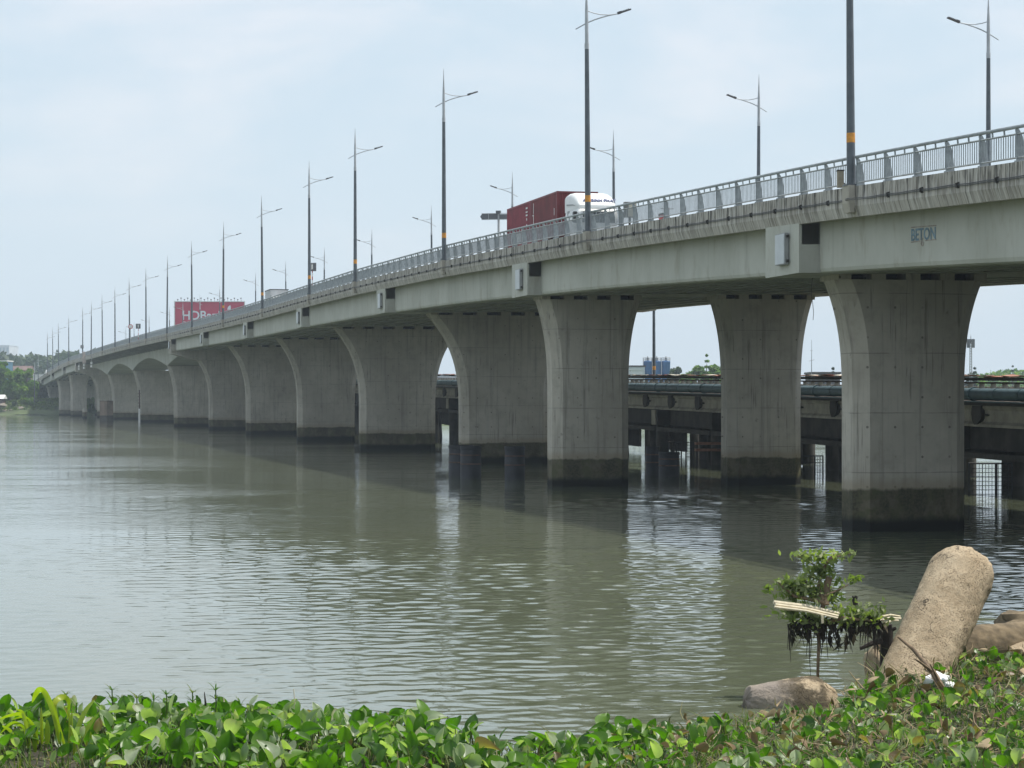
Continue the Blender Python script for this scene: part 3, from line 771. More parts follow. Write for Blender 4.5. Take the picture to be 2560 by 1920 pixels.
# billboard
Yb=700; TL=W(437.6,754.5,Yb); TR=W(609.8,757,Yb)
r=thing('billboard',(TL.x,Yb,10),'large red roadside billboard with white bank lettering behind the bridge','billboard',rz=R(2))
bw=TR.x-TL.x; bz=TL.z-10; bh=13.5
M_bred=plain('billboard_red',(.47,.035,.085),.6,.05,.4,local=True)
mb=MB(); mb.box((bw/2,.3,bz-bh/2),(bw,.5,bh)); pn=mb.build('panel',M_bred,r)
mb=MB()
for z in(bz+.08,bz-bh-.08): mb.box((bw/2,.1,z),(bw+.6,.6,.22))
for x in(-.16,bw+.16): mb.box((x,.1,bz-bh/2),(.22,.6,bh))
mb.build('frame',M_white,pn)
k=Yb/F
M_blet=plain('billboard_letter_white',(.68,.72,.77),.5,.04,1,local=True)
put_text('HDBank',22.4*k/.72,((454.2-437.6)*k,-.02,bz-(798.8-754.5)*k),(R(90),0,0),M_blet,pn,'bank_lettering',True,.98,.03)
put_text('C',11*k/.72,((453.8-437.6)*k,-.02,bz-(814-754.5)*k),(R(90),0,0),M_blet,pn,'tagline_lettering',False,1,.03)
lx,lz=(567.5-437.6)*k,bz-(774-754.5)*k
mb=MB(); mb.prism([Vector((lx+math.sin(a)*0-1.0*(1-math.cos(a))*0 + dx,0,lz+dz)) for a,dx,dz in [(0,0,0),(0,1.05,0),(0,1.12,.5),(0,1.1,1.0),(0,.95,1.38),(0,.5,1.12),(0,.15,.65)]],(0,-.05,0),(0,.02,0)); mb.build('logo_petal',M_blet,pn)
for q in range(20):
    mb=MB(); x=.9+q*(bw-1.8)/19; hh=1.0 if q%2 else .55
    mb.tube([(x,.1,bz+.15),(x,-.6,bz+hh*.6),(x,-.7,bz+hh)],.05,5); mb.box((x,-.75,bz+hh+.1),(.38,.3,.28)); mb.build('spotlight',M_chass,r)
mb=MB()
for x in(bw*.25,bw*.75): mb.tube([(x,.8,-9.0),(x,.8,bz-1)],.6,12)
mb.build('column',M_signpost,r)

# navigation boards and lights hung on the parapet of the channel spans
for i,(xf,Y) in enumerate(((250,620),(271.5,592),(228,640))):
    p=pt(Y,-.15,.2)
    r=thing('navigation_light',p,['pale navigation board on the bridge edge, middle one of three over the channel','white navigation lights hung from the bridge edge, right one of three','white navigation lights hung from the bridge edge, left one of three'][i],'navigation light',rz=0)
    mb=MB(); mb.box((0,-.1,-.6),(.12,.12,3.4)); mb.build('bracket',M_signpost,r)
    if i==0: mb=MB(); mb.box((0,-.2,-.6),(1.0,.08,3.2)); mb.build('board',plain('faded_pink_board',(.5,.42,.38),.7,.15,1,local=True),r)
    for z in(-3.4,-2.6):
        mb=MB(); mb.tube([(0,-.2,z-.3),(0,-.2,z+.3)],[.3,.3],10); mb.tube([(0,-.2,z+.3),(0,-.1,z+.8)],.04,5); mb.build('lantern',M_wlet,r)

# ------------------------------------------------------------------ old low bridge beside it
OY=lambda Y: float(np.interp(Y,_g,_ex))+BW*1.028+2.2      # x of its near face
OZ=lambda Y: 3.62+.0112*(Y-124)                           # girder soffit
def opt(Y,off,z): 
    a,t=dirs(Y); return Vector((OY(Y),Y,OZ(Y)+z))+t*off
OO=opt(150,0,0)
old=thing('old_bridge',OO,'old low concrete bridge on dark pile bents, seen between the new piers','bridge')
def osweep(name,prof,Y0,Y1,st,mat):
    mb=MB(); mb.loft([[opt(y,l,z) for l,z in prof] for y in steps(Y0,Y1,st)]); return mb.build(name,mat,old,OO)
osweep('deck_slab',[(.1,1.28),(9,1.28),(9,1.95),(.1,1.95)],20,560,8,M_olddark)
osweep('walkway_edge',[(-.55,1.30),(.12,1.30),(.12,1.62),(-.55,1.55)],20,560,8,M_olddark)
for l in(.3,3.0,5.8,8.4):                                 # I girders with a wide bottom flange
    osweep('girder',[(l-.25,0),(l+.45,0),(l+.45,.16),(l+.25,.32),(l+.25,1.0),(l+.4,1.14),(l+.4,1.28),(l-.2,1.28),(l-.2,1.14),(l-.05,1.0),(l-.05,.32),(l-.25,.16)],20,560,8,M_oldbeam)
benty=[48+15.5*k for k in range(27)]
for y in [52+7.75*k for k in range(44)]:                  # diaphragm ends with anchor bolts
    mb=MB(); a,t=dirs(y)
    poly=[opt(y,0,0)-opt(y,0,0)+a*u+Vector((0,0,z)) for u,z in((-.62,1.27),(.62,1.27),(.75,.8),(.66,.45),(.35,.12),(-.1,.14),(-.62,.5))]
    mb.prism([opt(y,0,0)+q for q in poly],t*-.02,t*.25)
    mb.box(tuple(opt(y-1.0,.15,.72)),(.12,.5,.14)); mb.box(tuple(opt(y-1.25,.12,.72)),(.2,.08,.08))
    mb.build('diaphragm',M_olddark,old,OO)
def timber(name,ps,w,h,mat):
    mb=MB(); d=(ps[1]-ps[0]).normalized(); u=Vector((0,0,1)); s_=d.cross(u).normalized()
    A=[ps[0]+s_*a*w/2+u*b*h/2 for a,b in((-1,-1),(1,-1),(1,1),(-1,1))]; B=[ps[1]+s_*a*w/2+u*b*h/2 for a,b in((-1,-1),(1,-1),(1,1),(-1,1))]
    mb.loft([A,B]); return mb
for i,y in enumerate(benty):
    mb=MB(); a,t=dirs(y); Mx=Matrix.Rotation(math.atan2(t.y,t.x),3,'Z')
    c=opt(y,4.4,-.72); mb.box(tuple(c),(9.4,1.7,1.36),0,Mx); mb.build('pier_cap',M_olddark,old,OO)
    mb=MB(); c=opt(y,.3,-.7); mb.box(tuple(c+t*-.55),(.3,1.2,1.3),0,Mx); mb.build('bearing_shelf',M_oldbeam,old,OO) if i%3==1 else None
    for l in(.4,4.4,8.4):
        mb=MB(); p0=opt(y,l,-1.35); mb.tube([p0,Vector((p0.x,p0.y,-2))],.52,14); mb.build('column',M_olddark,old,OO,smooth=40)
    # sagging walings between bents
    if i<len(benty)-1:
        y2=benty[i+1]
        for l,z in((.0,-1.72),(4.2,-1.85)):
            timber('waling',(opt(y+.3,l,z),opt(y2-.3,l,z)),.35,.34,None).build('waling',M_olddark,old,OO)
        # low closed apron hung under the deck
        mb=MB(); q=[opt(y+.9,.9,-1.42),opt(y2-.9,.9,-1.42),opt(y2-.9,.9,0.02),opt(y+.9,.9,0.02)]
        mb.prism(q,Vector((0,0,0)),dirs(y)[1]*.2); mb.build('apron_wall',M_olddark,old,OO)
        ym=(y+y2)/2                                       # dark panels added behind to darken the bays, part left open; props
        for f0,f1,l,zt_,zb_ in((-.03,.40,6.4,-1.3,-4.2),(.72,1.03,6.0,-1.3,-4.2),(.40,.72,7.0,-1.3,-2.35)):
            if 105<y<140 or (f0==.40 and y<175) or (f0==.72 and 150<y<160): continue
            ya,yb=y+(y2-y)*f0,y+(y2-y)*f1; q=[opt(ya,l,zb_),opt(yb,l,zb_),opt(yb,l,zt_),opt(ya,l,zt_)]
            mb=MB(); mb.prism(q,Vector((0,0,0)),dirs(y)[1]*.25); mb.build('added_dark_panel',M_olddark,old,OO)
        for f0 in(.42,.70):
            mb=MB(); p0=opt(y+(y2-y)*f0,3.2,-1.3); mb.tube([p0,Vector((p0.x+.35,p0.y,-2))],.20,8); mb.build('prop',M_olddark,old,OO)
# coping of loose tiles over short posts
tb=MB(); pb=MB(); cb=MB(); s=0
y=40.0
while y<330:
    a,t=dirs(y); Mx=Matrix.Rotation(math.atan2(a.y,a.x)+random.uniform(-.05,.05),3,'Z')@Matrix.Rotation(random.uniform(-.06,.06),3,'Y')@Matrix.Rotation(random.uniform(-.1,.1),3,'X')
    L=random.uniform(.9,1.5)
    tb.box(tuple(opt(y+L/2,-.3+random.uniform(-.06,.06),3.03+random.uniform(-.02,.05))),(L*1.08,random.uniform(.5,.75),.055),random.choice((0,0,1)),Mx)
    y+=L*.9
tb.build('tile_coping',[M_tile,M_palecap],old,OO)
osweep('coping_beam',[(-.52,2.78),(-.05,2.78),(-.05,2.97),(-.52,2.97)],20,430,6,M_olddark)
osweep('coping_beam',[(-.46,2.60),(-.1,2.60),(-.1,2.70),(-.46,2.70)],20,430,6,M_rust)
y=40.0
while y<330:
    pb.box(tuple(opt(y,-.2,2.25)),(.28,.28,.75)); y+=1.55
pb.build('railing_posts',M_palecap,old,OO)['kind']='stuff'
osweep('kerb_panel',[(.35,1.95),(.55,1.95),(.55,2.42),(.35,2.42)],20,430,8,M_palecap)
# water pipe
p=opt(150,-.45,1.9); pipe=thing('water_pipe',p,'thick teal water pipe lying along the side of the old bridge','pipe')
mb=MB(); mb.tube([opt(y,-.95,1.98) for y in steps(30,420,5)],.36,16); mb.build('pipe_run',M_teal,pipe,p,smooth=60)
kk=0; y=46.0
while y<300 and kk<80:
    mb=MB(); a,t=dirs(y); mb.tube([opt(y,-.95,1.98)-a*.09,opt(y,-.95,1.98)+a*.09],.42 if kk%4==0 else .385,16); mb.build('joint_collar',M_teal,pipe,p,smooth=40); kk+=1; y+=3.2
mb=MB(); mb.loft([[opt(yy,l,z) for l,z in((-1.35,1.50),(-.5,1.50),(-.5,1.56),(-1.35,1.56))] for yy in steps(30,420,6)]); mb.build('cradle',M_teal,pipe,p)
# wire grids in the bays below
M_wire=plain('black_wire',(.02,.02,.022),.7,.2,5)
GL=['rusty wire grid under the old bridge at the right edge of the photo','rusty wire grid under the old bridge just left of the nearest pier','rusty wire grid behind the dark steel casings','small wire grid beside the timber stage under the old bridge']
for i,(x0,x1,yt,yb_,Y) in enumerate(((2424,2528,1160,1246,127.5),(2002,2056,1141,1196,165),(1672,1702,1106,1142,186),(1716,1732,1106,1142,188))):
    A=W(x0,yb_,Y); B=W(x1,yb_,Y); top=W(x0,yt,Y).z; o=A
    r=thing('wire_grid',o,GL[i],'wire grid','wire grids hung under the old bridge')
    mb=MB(); nv=max(5,int((B.x-A.x)/.17))
    for q in range(nv+1):
        x=A.x+(B.x-A.x)*q/nv; mb.tube([(x,Y,max(A.z,.02)-.3),(x,Y,top)],.026 if q%4==0 else .016,4)
    nh=max(4,int((top-A.z)/.22))
    for q in range(nh+1):
        z=A.z+(top-A.z)*q/nh; mb.tube([(A.x,Y-.02,z),(B.x,Y-.02,z)],.026 if q%5==0 else .016,4)
    mb.build('wire_mesh',M_wire,r,o)
    mb=MB()
    mb.tube([(A.x-.05,Y,-.5),(A.x-.05,Y,top+.05),(B.x+.05,Y,top+.05),(B.x+.05,Y,-.5)],.05,6); mb.build('frame',M_wire,r,o)
    mb=MB(); mb.tube([((A.x*.35+B.x*.65),Y,-.5),((A.x*.35+B.x*.65),Y,top)],.06,6); mb.build('stake',M_wire,r,o)
# timber stage
o=W(1780,1142,184); r=thing('timber_stage',o,'brown timber stage hanging under the old bridge left of the second far pier','staging')
for q,(z0,z1) in enumerate(((1105,1112),(1122,1127))):
    a=W(1738,z1,184); b=W(1806,z0,184); mb=MB(); mb.box(((a.x+b.x)/2,184,(a.z+b.z)/2),(b.x-a.x,1.6,.2)); mb.build('plank_deck',plain('brown_timber',(.20,.10,.065),.8,.3,2),r,o)
mb=MB()
for xf in(1742,1772,1803): a=W(xf,1185,184); mb=MB(); mb.tube([(a.x,184,-.6),(a.x,184,W(xf,1100,184).z)],.12,8); mb.build('leg',M_olddark,r,o)
# steel casings standing in the water
for i,(xa,xb,yt,yb_,lab) in enumerate(((1124.5,1150.5,1114,1192,'dark steel casing in the water, leftmost of the three before the wide pier'),(1151,1203,1115,1196,'dark steel casing in the water, middle and widest of the three before the wide pier'),(1261.5,1312,1116,1200,'dark steel casing in the water, right one standing apart before the wide pier'),(1614,1648,1116,1188,'dark steel casing under the old bridge, left of a pair'),(1647,1699,1130,1191,'dark steel casing under the old bridge, right of a pair'))):
    Y=F*H/(yb_-YH); c=W((xa+xb)/2,yb_,Y); rad=(xb-xa)*Y/F/2; zt=W(xa,yt,Y).z
    if i==0: rad=.84; c.x+=.35; c.y+=1.6
    r=thing('steel_casing',(c.x,c.y,0),lab,'steel pile','steel casings standing in the river')
    mb=MB(); prof=[(rad,-2),(rad,zt*.62),(rad*.985,zt*.63),(rad*.985,zt-.22),(rad*1.03,zt-.2),(rad*1.03,zt),(rad*.93,zt),(rad*.93,zt-.6),(0.02,zt-.6)]
    mb.loft([[Vector((math.cos(q)*a,math.sin(q)*a,z)) for a,z in prof] for q in [2*PI*k/32 for k in range(33)]],cap=False,closed=False); mb.build('tube',M_darksteel,r,smooth=35)
    mb=MB()
    for z in(zt*.45,zt*.72): mb.loft([[Vector((math.cos(q)*a,math.sin(q)*a,z+b_)) for a,b_ in((rad*.99,-.05),(rad*1.02,-.04),(rad*1.02,.04),(rad*.99,.05))] for q in [2*PI*k/32 for k in range(33)]],cap=False)
    mb.build('weld_band',M_rust,r,smooth=35)
# fender dolphins and tide gauge by the far piers
for i,(xa,xb,yt,yb_,m_,lab,depth) in enumerate(((254,278.5,1003,1053,M_rust,'rust-orange fender block standing in the river before a far pier',3.5),(206,218,1022,1046,MP,'round grey fender post in the river near the far bank',2.0))):
    Y=F*H/(yb_-YH); A=W(xa,yb_,Y); B=W(xb,yb_,Y); zt=W(xa,yt,Y).z
    r=thing('fender_block',((A.x+B.x)/2,Y,0),lab,'fender'); w=(B.x-A.x)
    if i==0:
        mb=MB(); mb.box((0,0,zt/2-1),(w,2.2,zt+2),0,Matrix.Rotation(R(-35),3,'Z')); mb.build('block',plain('orange_brown_concrete',(.20,.15,.115),.85,.25,.5,streak=.4),r)
        mb=MB(); mb.box((0,0,.6),(w*1.01,2.23,1.6),0,Matrix.Rotation(R(-35),3,'Z')); mb.build('tide_band',M_olddark,r)
        mb=MB(); mb.box((0,0,zt+.06),(w*1.05,2.3,.14),0,Matrix.Rotation(R(-35),3,'Z')); mb.build('cap',M_rust,r)
    else:
        mb=MB(); mb.tube([(0,0,-2),(0,0,zt*.9),(0,0,zt)],[w/2,w/2,w/2*.8],14); mb.build('post',MP,r,smooth=40)
        mb=MB(); mb.tube([(0,0,zt*.5),(0,0,zt*.6)],w/2*1.04,14); mb.build('collar',M_rust,r)
p=W(348.5,1055,519); r=thing('tide_gauge',(p.x,519,0),'thin tide gauge pole fixed before a pier of the channel spans','gauge')
mb=MB(); mb.tube([(0,0,-2),(0,0,W(348,975,519).z)],.16,8); mb.build('pole',M_rust,r); mb=MB(); mb.box((0,-.2,1.6),(.45,.06,3.2)); mb.build('scale_board',M_wlet,r)
mb=MB()
for z in np.arange(2.4,7.0,.7): mb.box((0,-.16,z),(.7,.06,.12))
mb.build('rung',M_rust,r)
# utility wire dangling under the deck
p=W(2032,700,96); wv=[]
for k_ in range(9): wv.append(W(2031+3*math.sin(k_*1.1),640+k_*20,96))
r=thing('loose_cable',tuple(p),'thin loose cable hanging below the deck beside the nearest pier','cable'); mb=MB(); mb.tube(wv,.012,4); mb.build('strand',M_cable,r,p)
# ------------------------------------------------------------------ water
def mat_water():
    m,nt,b=new_mat('river_water')
    P=pos(nt)
    c=mix(nt,ramp(nt,noise(nt,P,.02,3),.3,.7),(.088,.104,.064),(.106,.120,.074))
    link(nt,c,b.inputs['Base Color']); link(nt,ramp(nt,sep(nt,P)[1],45,170,.03,.055),b.inputs['Roughness']); b.inputs['IOR'].default_value=1.52
    n1=noise(nt,pos(nt,(.9,1.5,1)),1.1,3,.55,.4); n2=noise(nt,pos(nt,(1,1.6,1)),3.6,3,.6,.3); n3=noise(nt,pos(nt,(.75,.26,1)),1.0,4,.55,.3)
    gust=ramp(nt,noise(nt,pos(nt,(.016,.035,1)),1.0,4,.6),.38,.62,.25,1.15)
    far=ramp(nt,sep(nt,P)[1],55,140)
    h=math_(nt,'ADD',math_(nt,'MULTIPLY',math_(nt,'MULTIPLY',n1,.026),far),math_(nt,'MULTIPLY',n2,.0028))
    h=math_(nt,'ADD',h,math_(nt,'MULTIPLY',math_(nt,'MULTIPLY',n3,.034),far))
    h=math_(nt,'MULTIPLY',h,gust)
    bn=nt.nodes.new('ShaderNodeBump'); bn.inputs['Strength'].default_value=1.0; bn.inputs['Distance'].default_value=WBUMP
    link(nt,h,bn.inputs['Height']); link(nt,bn.outputs[0],b.inputs['Normal'])
    return m
WBUMP=1.0
MW=mat_water()
rows=np.concatenate([np.linspace(-60,24,12),np.geomspace(26,130,760),np.geomspace(130.6,420,200),np.geomspace(425,3750,70)])
ta=np.concatenate([np.linspace(-1,-.36,14)**1,np.linspace(-.34,.34,420),np.linspace(.36,1,14)])
Yg,Tg=np.meshgrid(rows,ta,indexing='ij')
inner=np.abs(Tg)<=.35
ref=np.maximum(Yg,40.0)
Xg=np.where(inner,Tg*ref,np.sign(Tg)*(.35*ref+(np.abs(Tg)-.35)/.65*(3300-.35*ref)))
Zg=np.zeros_like(Xg)
def wave_field(X,Y):
    r=np.random.default_rng(3); Z=np.zeros_like(X)
    for i in range(64):
        lam=.19*(1.5/.19)**(r.random()); th=r.normal(PI/2+.15,.60)           # crests run mostly across the view
        k=2*PI/lam; slope=.0165*(1.0 if lam<.9 else .6)
        ph=r.random()*2*PI; kx,ky=k*math.cos(th),k*math.sin(th)
        wob=1.2*np.sin(X*.11*(1+r.random())+Y*.07*(1+r.random())+ph)
        fade=np.clip((lam*210-Y)/(lam*100),0,1)
        Z+=slope/k*np.sin(kx*X+ky*Y+ph+wob)*fade*(Y>20)
    g=.75+.45*np.sin(X*.05+1.3+np.sin(Y*.09))*np.sin(Y*.11+X*.02)
    calm=np.clip((X/Y+.20)/.24,0,1)                                          # the open river to the left lies calmer
    return Z*np.clip(g,.4,1.2)*(.40+.60*calm)
Zg=wave_field(Xg,np.maximum(Yg,1.0))*(inner)
nr,nc=Xg.shape; V=np.stack([Xg.ravel(),Yg.ravel(),Zg.ravel()],1)
I=np.arange(nr*nc).reshape(nr,nc); Fq=np.stack([I[:-1,:-1].ravel(),I[:-1,1:].ravel(),I[1:,1:].ravel(),I[1:,:-1].ravel()],1)
w=np_mesh('water',V,Fq,MW,smooth=True); w['kind']='structure'

# ------------------------------------------------------------------ near bank and far land
ETX=np.array([-.45,-.2248,-.164,-.095,-.042,-.0215,-.0095,.003,.039,.060,.080,.10,.141,.157,.182,.225,.30,.45])
ETY=np.array([37.4,37.3,37.2,36.9,36.3,35.3,34.3,34.2,34.5,35.2,36.5,37.2,38.6,41.2,44.5,49.5,52.,53.])
def edgeY(X,Y): return np.interp(X/np.maximum(Y,5),ETX,ETY)
def bankz(X,Y):
    e=edgeY(X,Y); z=np.where(Y<31,3.65*np.clip(31-Y,0,31)/31+.08,.08)
    mound=.42*np.exp(-(((X-7.6)/2.6)**2+((Y-44)/4.5)**2))
    z=z+mound
    z=np.where(Y>e-.2,z-(Y-e+.2)*.9,z)
    return np.maximum(z,-2.5)
gx=np.linspace(-45,45,181); gy=np.linspace(-30,62,185); GX,GY=np.meshgrid(gx,gy,indexing='ij')
GZ=bankz(GX,GY)+.03*np.sin(GX*3.1+GY*1.7)*np.sin(GY*2.3)
I=np.arange(GX.size).reshape(GX.shape); Fq=np.stack([I[:-1,:-1].ravel(),I[1:,:-1].ravel(),I[1:,1:].ravel(),I[:-1,1:].ravel()],1)
M_mud=plain('bank_mud',(.035,.03,.018),.9,.35,3,bmp=.4)
np_mesh('river_bank',np.stack([GX.ravel(),GY.ravel(),GZ.ravel()],1),Fq,M_mud,smooth=True)['kind']='structure'
M_farground=plain('far_ground_grass',(.07,.095,.035),.95,.3,.15)
def land(name,x0,x1,y0,y1,fz,nx=60,ny=40,mat=None):
    gx=np.linspace(x0,x1,nx); gy=np.linspace(y0,y1,ny); X,Y=np.meshgrid(gx,gy,indexing='ij'); Z=fz(X,Y)
    I=np.arange(X.size).reshape(X.shape); Fq=np.stack([I[:-1,:-1].ravel(),I[1:,:-1].ravel(),I[1:,1:].ravel(),I[:-1,1:].ravel()],1)
    o=np_mesh(name,np.stack([X.ravel(),Y.ravel(),Z.ravel()],1),Fq,mat or M_farground,smooth=True); o['kind']='structure'; return o
land('far_bank',-900,-60,764,1500,lambda X,Y: np.minimum(-1+(Y-766-6*np.sin(X*.05))*.28,5.0)+np.where(Y>1050,(Y-1050)*.03,0)+.3*np.sin(X*.2)*np.sin(Y*.17),120,120)
land('opposite_bank',-40,1300,470,1500,lambda X,Y: np.minimum(-1+np.minimum(Y-475,X+35)*.2,3.4)+.2*np.sin(X*.1),90,60)
RX=np.array([-300,-120,-40,0,14,40,55,63,73,100,140,152,165,175,185,200,210,243,260,330,420])
RY=np.array([915,895,884,876,886,883,893,897,882,887,888,876,872,884,878,873,882,870,884,895,910])
def ridge_top(X,Y): return H+(YH-np.interp(X*F/Y+CX,RX,RY))*Y/F
land('hills',-650,-120,1180,2100,lambda X,Y: 4+(np.clip(ridge_top(X,1400)-14,4,60)-4)*np.clip(1-np.abs(Y-1450)/270,0,1)**.8,90,40,plain('wooded_hill',(.045,.07,.035),.95,.4,.05))

# ------------------------------------------------------------------ foliage generator
def leaf_quads(centres,size,r,flat=.0,aspect=1.6,droop=0):
    n=len(centres); c=np.asarray(centres)
    u=r.normal(size=(n,3)); u/=np.linalg.norm(u,axis=1)[:,None]; u[:,2]=u[:,2]*(1-flat)-droop; u/=np.linalg.norm(u,axis=1)[:,None]
    v=np.cross(u,r.normal(size=(n,3))); v/=np.linalg.norm(v,axis=1)[:,None]
    s=size*(.65+.7*r.random(n))[:,None]; a=u*s*.5*aspect; b=v*s*.5
    V=np.empty((n,4,3)); V[:,0]=c-a; V[:,1]=c-b*.9-a*.1; V[:,2]=c+a; V[:,3]=c+b*.9-a*.1
    return V.reshape(-1,3), np.arange(n*4).reshape(n,4)
def blob_points(blobs,n,r,shell=.55,pw=.8):
    """blobs: (x,y,z,rx,ry,rz). points crowd towards the outside of each clump."""
    vol=np.array([b[3]*b[4]*b[5] for b in blobs])**pw; cnt=np.maximum(6,(n*vol/vol.sum()).astype(int)); P=[];T=[]
    for b,k in zip(blobs,cnt):
        d=r.normal(size=(k,3)); d/=np.linalg.norm(d,axis=1)[:,None]
        rad=(shell+(1-shell)*r.random(k))*(1+.22*r.normal(size=k)*.6)
        P.append(np.array(b[:3])+d*rad[:,None]*np.array(b[3:])); T.append(np.clip(r.normal(r.random()*.6+.2,.16,k),0,1))
    return np.concatenate(P),np.concatenate(T)
M_far_leaf=mat_leaf('tree_leaves',[(0,(.055,.115,.022)),(.5,(.115,.20,.038)),(1,(.20,.27,.06))],.42,.6)
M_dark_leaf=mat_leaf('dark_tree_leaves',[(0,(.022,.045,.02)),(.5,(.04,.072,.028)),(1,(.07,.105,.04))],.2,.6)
M_bark=plain('bark',(.10,.075,.05),.9,.3,4)
treen=[0]
def tree(loc,height,width,label,cat='tree',mat=None,n=1500,leaf=.7,kind='broad',group=None,name='broadleaf_tree',seed=0,trunk=.3):
    r=np.random.default_rng(100+seed); root=thing(name,loc,label,cat,group)
    mb=MB(); hw=width/2; blobs=[]
    mb.tube([(0,0,-1),(.1,0,height*.3),(-.1,.1,height*.6),(0,0,height*.85)],[height*.028,height*.022,height*.014,.03],8)
    if kind=='conifer':
        nl=9
        for i in range(nl):
            f=i/(nl-1); z=height*(.12+.88*f); rr=hw*(1-f)**.85+.12
            for q in range(max(3,int(8*(1-f)+3))):
                a=r.random()*2*PI; L=rr*(.7+.4*r.random()); mb.tube([(0,0,z),(math.cos(a)*L,math.sin(a)*L,z-.12*L)],[.06,.015],4)
                for k in range(4):
                    t=(k+1)/4; blobs.append((math.cos(a)*L*t,math.sin(a)*L*t,z-.10*L*t+.05,.16*L+.12,.16*L+.12,.10*L+.07))
        P,T=blob_points(blobs,n,r,.2,.45)
    else:
        for i in range({'broad':15,'full':26}.get(kind,9)):
            f=r.random(); a=r.random()*2*PI; rr=hw*(.25+.6*r.random())*(1-.35*f); z=height*trunk+height*(1-trunk)*(.12+.76*f)
            s=hw*(.26+.22*r.random())*(1.15-.45*f); blobs.append((math.cos(a)*rr,math.sin(a)*rr,z,s,s,s*.75))
            mb.tube([(0,0,height*(.22+.4*f)),(math.cos(a)*rr*.5,math.sin(a)*rr*.5,z*.9),(math.cos(a)*rr,math.sin(a)*rr,z)],[height*.010,height*.006,.03],5)
        P,T=blob_points(blobs,n,r)
    mb.build('trunk',M_bark,root,smooth=60)
    V,Fq=leaf_quads(P,leaf,r); np_mesh('crown',V,Fq,mat or M_far_leaf,root,np.repeat(T,4))
    return root
TL=[(4,908,40,790,'tall bushy tree at the left edge of the photo on the far bank'),(24,931,30,782,'short round tree behind the hut on the far bank'),(44,925,38,795,'broad green tree in the middle of the far bank clump'),(66,927,38,786,'full green tree with a rounded top, right part of the far bank clump'),(85,953,18,780,'small tree at the right end of the far bank clump, beside the pale lamp posts'),(100,962,22,800,'grey-green thin tree below the white building'),(118,958,30,815,'dark tree in the shade beside the bridge end'),(138,965,26,825,'dark tree under the far end of the bridge')]
for i,(x,yt,wpx,Y,lab) in enumerate(TL):
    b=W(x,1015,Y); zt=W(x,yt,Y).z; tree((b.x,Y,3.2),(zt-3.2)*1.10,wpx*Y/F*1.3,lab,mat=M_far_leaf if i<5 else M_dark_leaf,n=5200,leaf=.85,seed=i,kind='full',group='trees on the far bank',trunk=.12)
BL=[(58,985,30,776,'low bright green bush below the far bank trees'),(76,990,24,775,'yellowish green bush right of the low bush on the far bank'),(38,1000,18,773,'small dark bush among the far bank boulders'),(104,1004,30,777,'wide low bush by the water left of the bridge end'),(135,1003,24,779,'low bush in the bridge shade by the water'),(231,1010,22,700,'dark bush growing between two far piers')]
for i,(x,yt,wpx,Y,lab) in enumerate(BL):
    b=W(x,1030,Y); zt=W(x,yt,Y).z; tree((b.x,Y,.8),max(1.5,zt-.8),wpx*Y/F,lab,'bush',mat=M_dark_leaf if i in(2,4,5) else M_far_leaf,n=1300,leaf=.6,seed=30+i,group='bushes along the far bank',name='bush',trunk=.02,kind='bush')
# far wood on the hills (one mass)
r=np.random.default_rng(5); P=[];T=[]
for k in range(420):
    xp=r.uniform(-60,330); Y=r.uniform(1230,1480); X=(xp-CX)*Y/F; top=float(ridge_top(X,Y)); zc=top-r.random()**1.3*26*(1 if k>150 else .12)-3; s=r.uniform(2.2,5.2)
    zc=min(zc,top-s*.75); m_=22; d=r.normal(size=(m_,3)); d/=np.linalg.norm(d,axis=1)[:,None]
    P.append(np.array([X,Y,zc])+d*s*np.array([1,1,.8])*(.6+.45*r.random(m_))[:,None]); T.append(np.clip(r.normal(r.random(),.15,m_),0,1))
V,Fq=leaf_quads(np.concatenate(P),2.1,r); o=np_mesh('far_wood',V,Fq,M_dark_leaf,None,np.repeat(np.concatenate(T),4)); tag(o,'blue-green wooded ridge far behind the left end of the bridge','wood',None,'stuff')
# grass on the far bank
r=np.random.default_rng(6); n=5200; X=r.uniform(-215,-140,n); Y=769+5*r.random(n)**.8*3; X=X*Y/775; Z=np.minimum(-1+(Y-766-6*np.sin(X*.05))*.28,5.0)+.25
V,Fq=leaf_quads(np.stack([X,Y,Z+.3*r.random(n)],1),.55,r,aspect=2.2); o=np_mesh('grass',V,Fq,mat_leaf('far_grass_blades',[(0,(.06,.10,.025)),(1,(.14,.18,.05))],.3,.6),None,np.repeat(r.random(n),4)); tag(o,'rough green grass along the far bank','grass',None,'stuff')
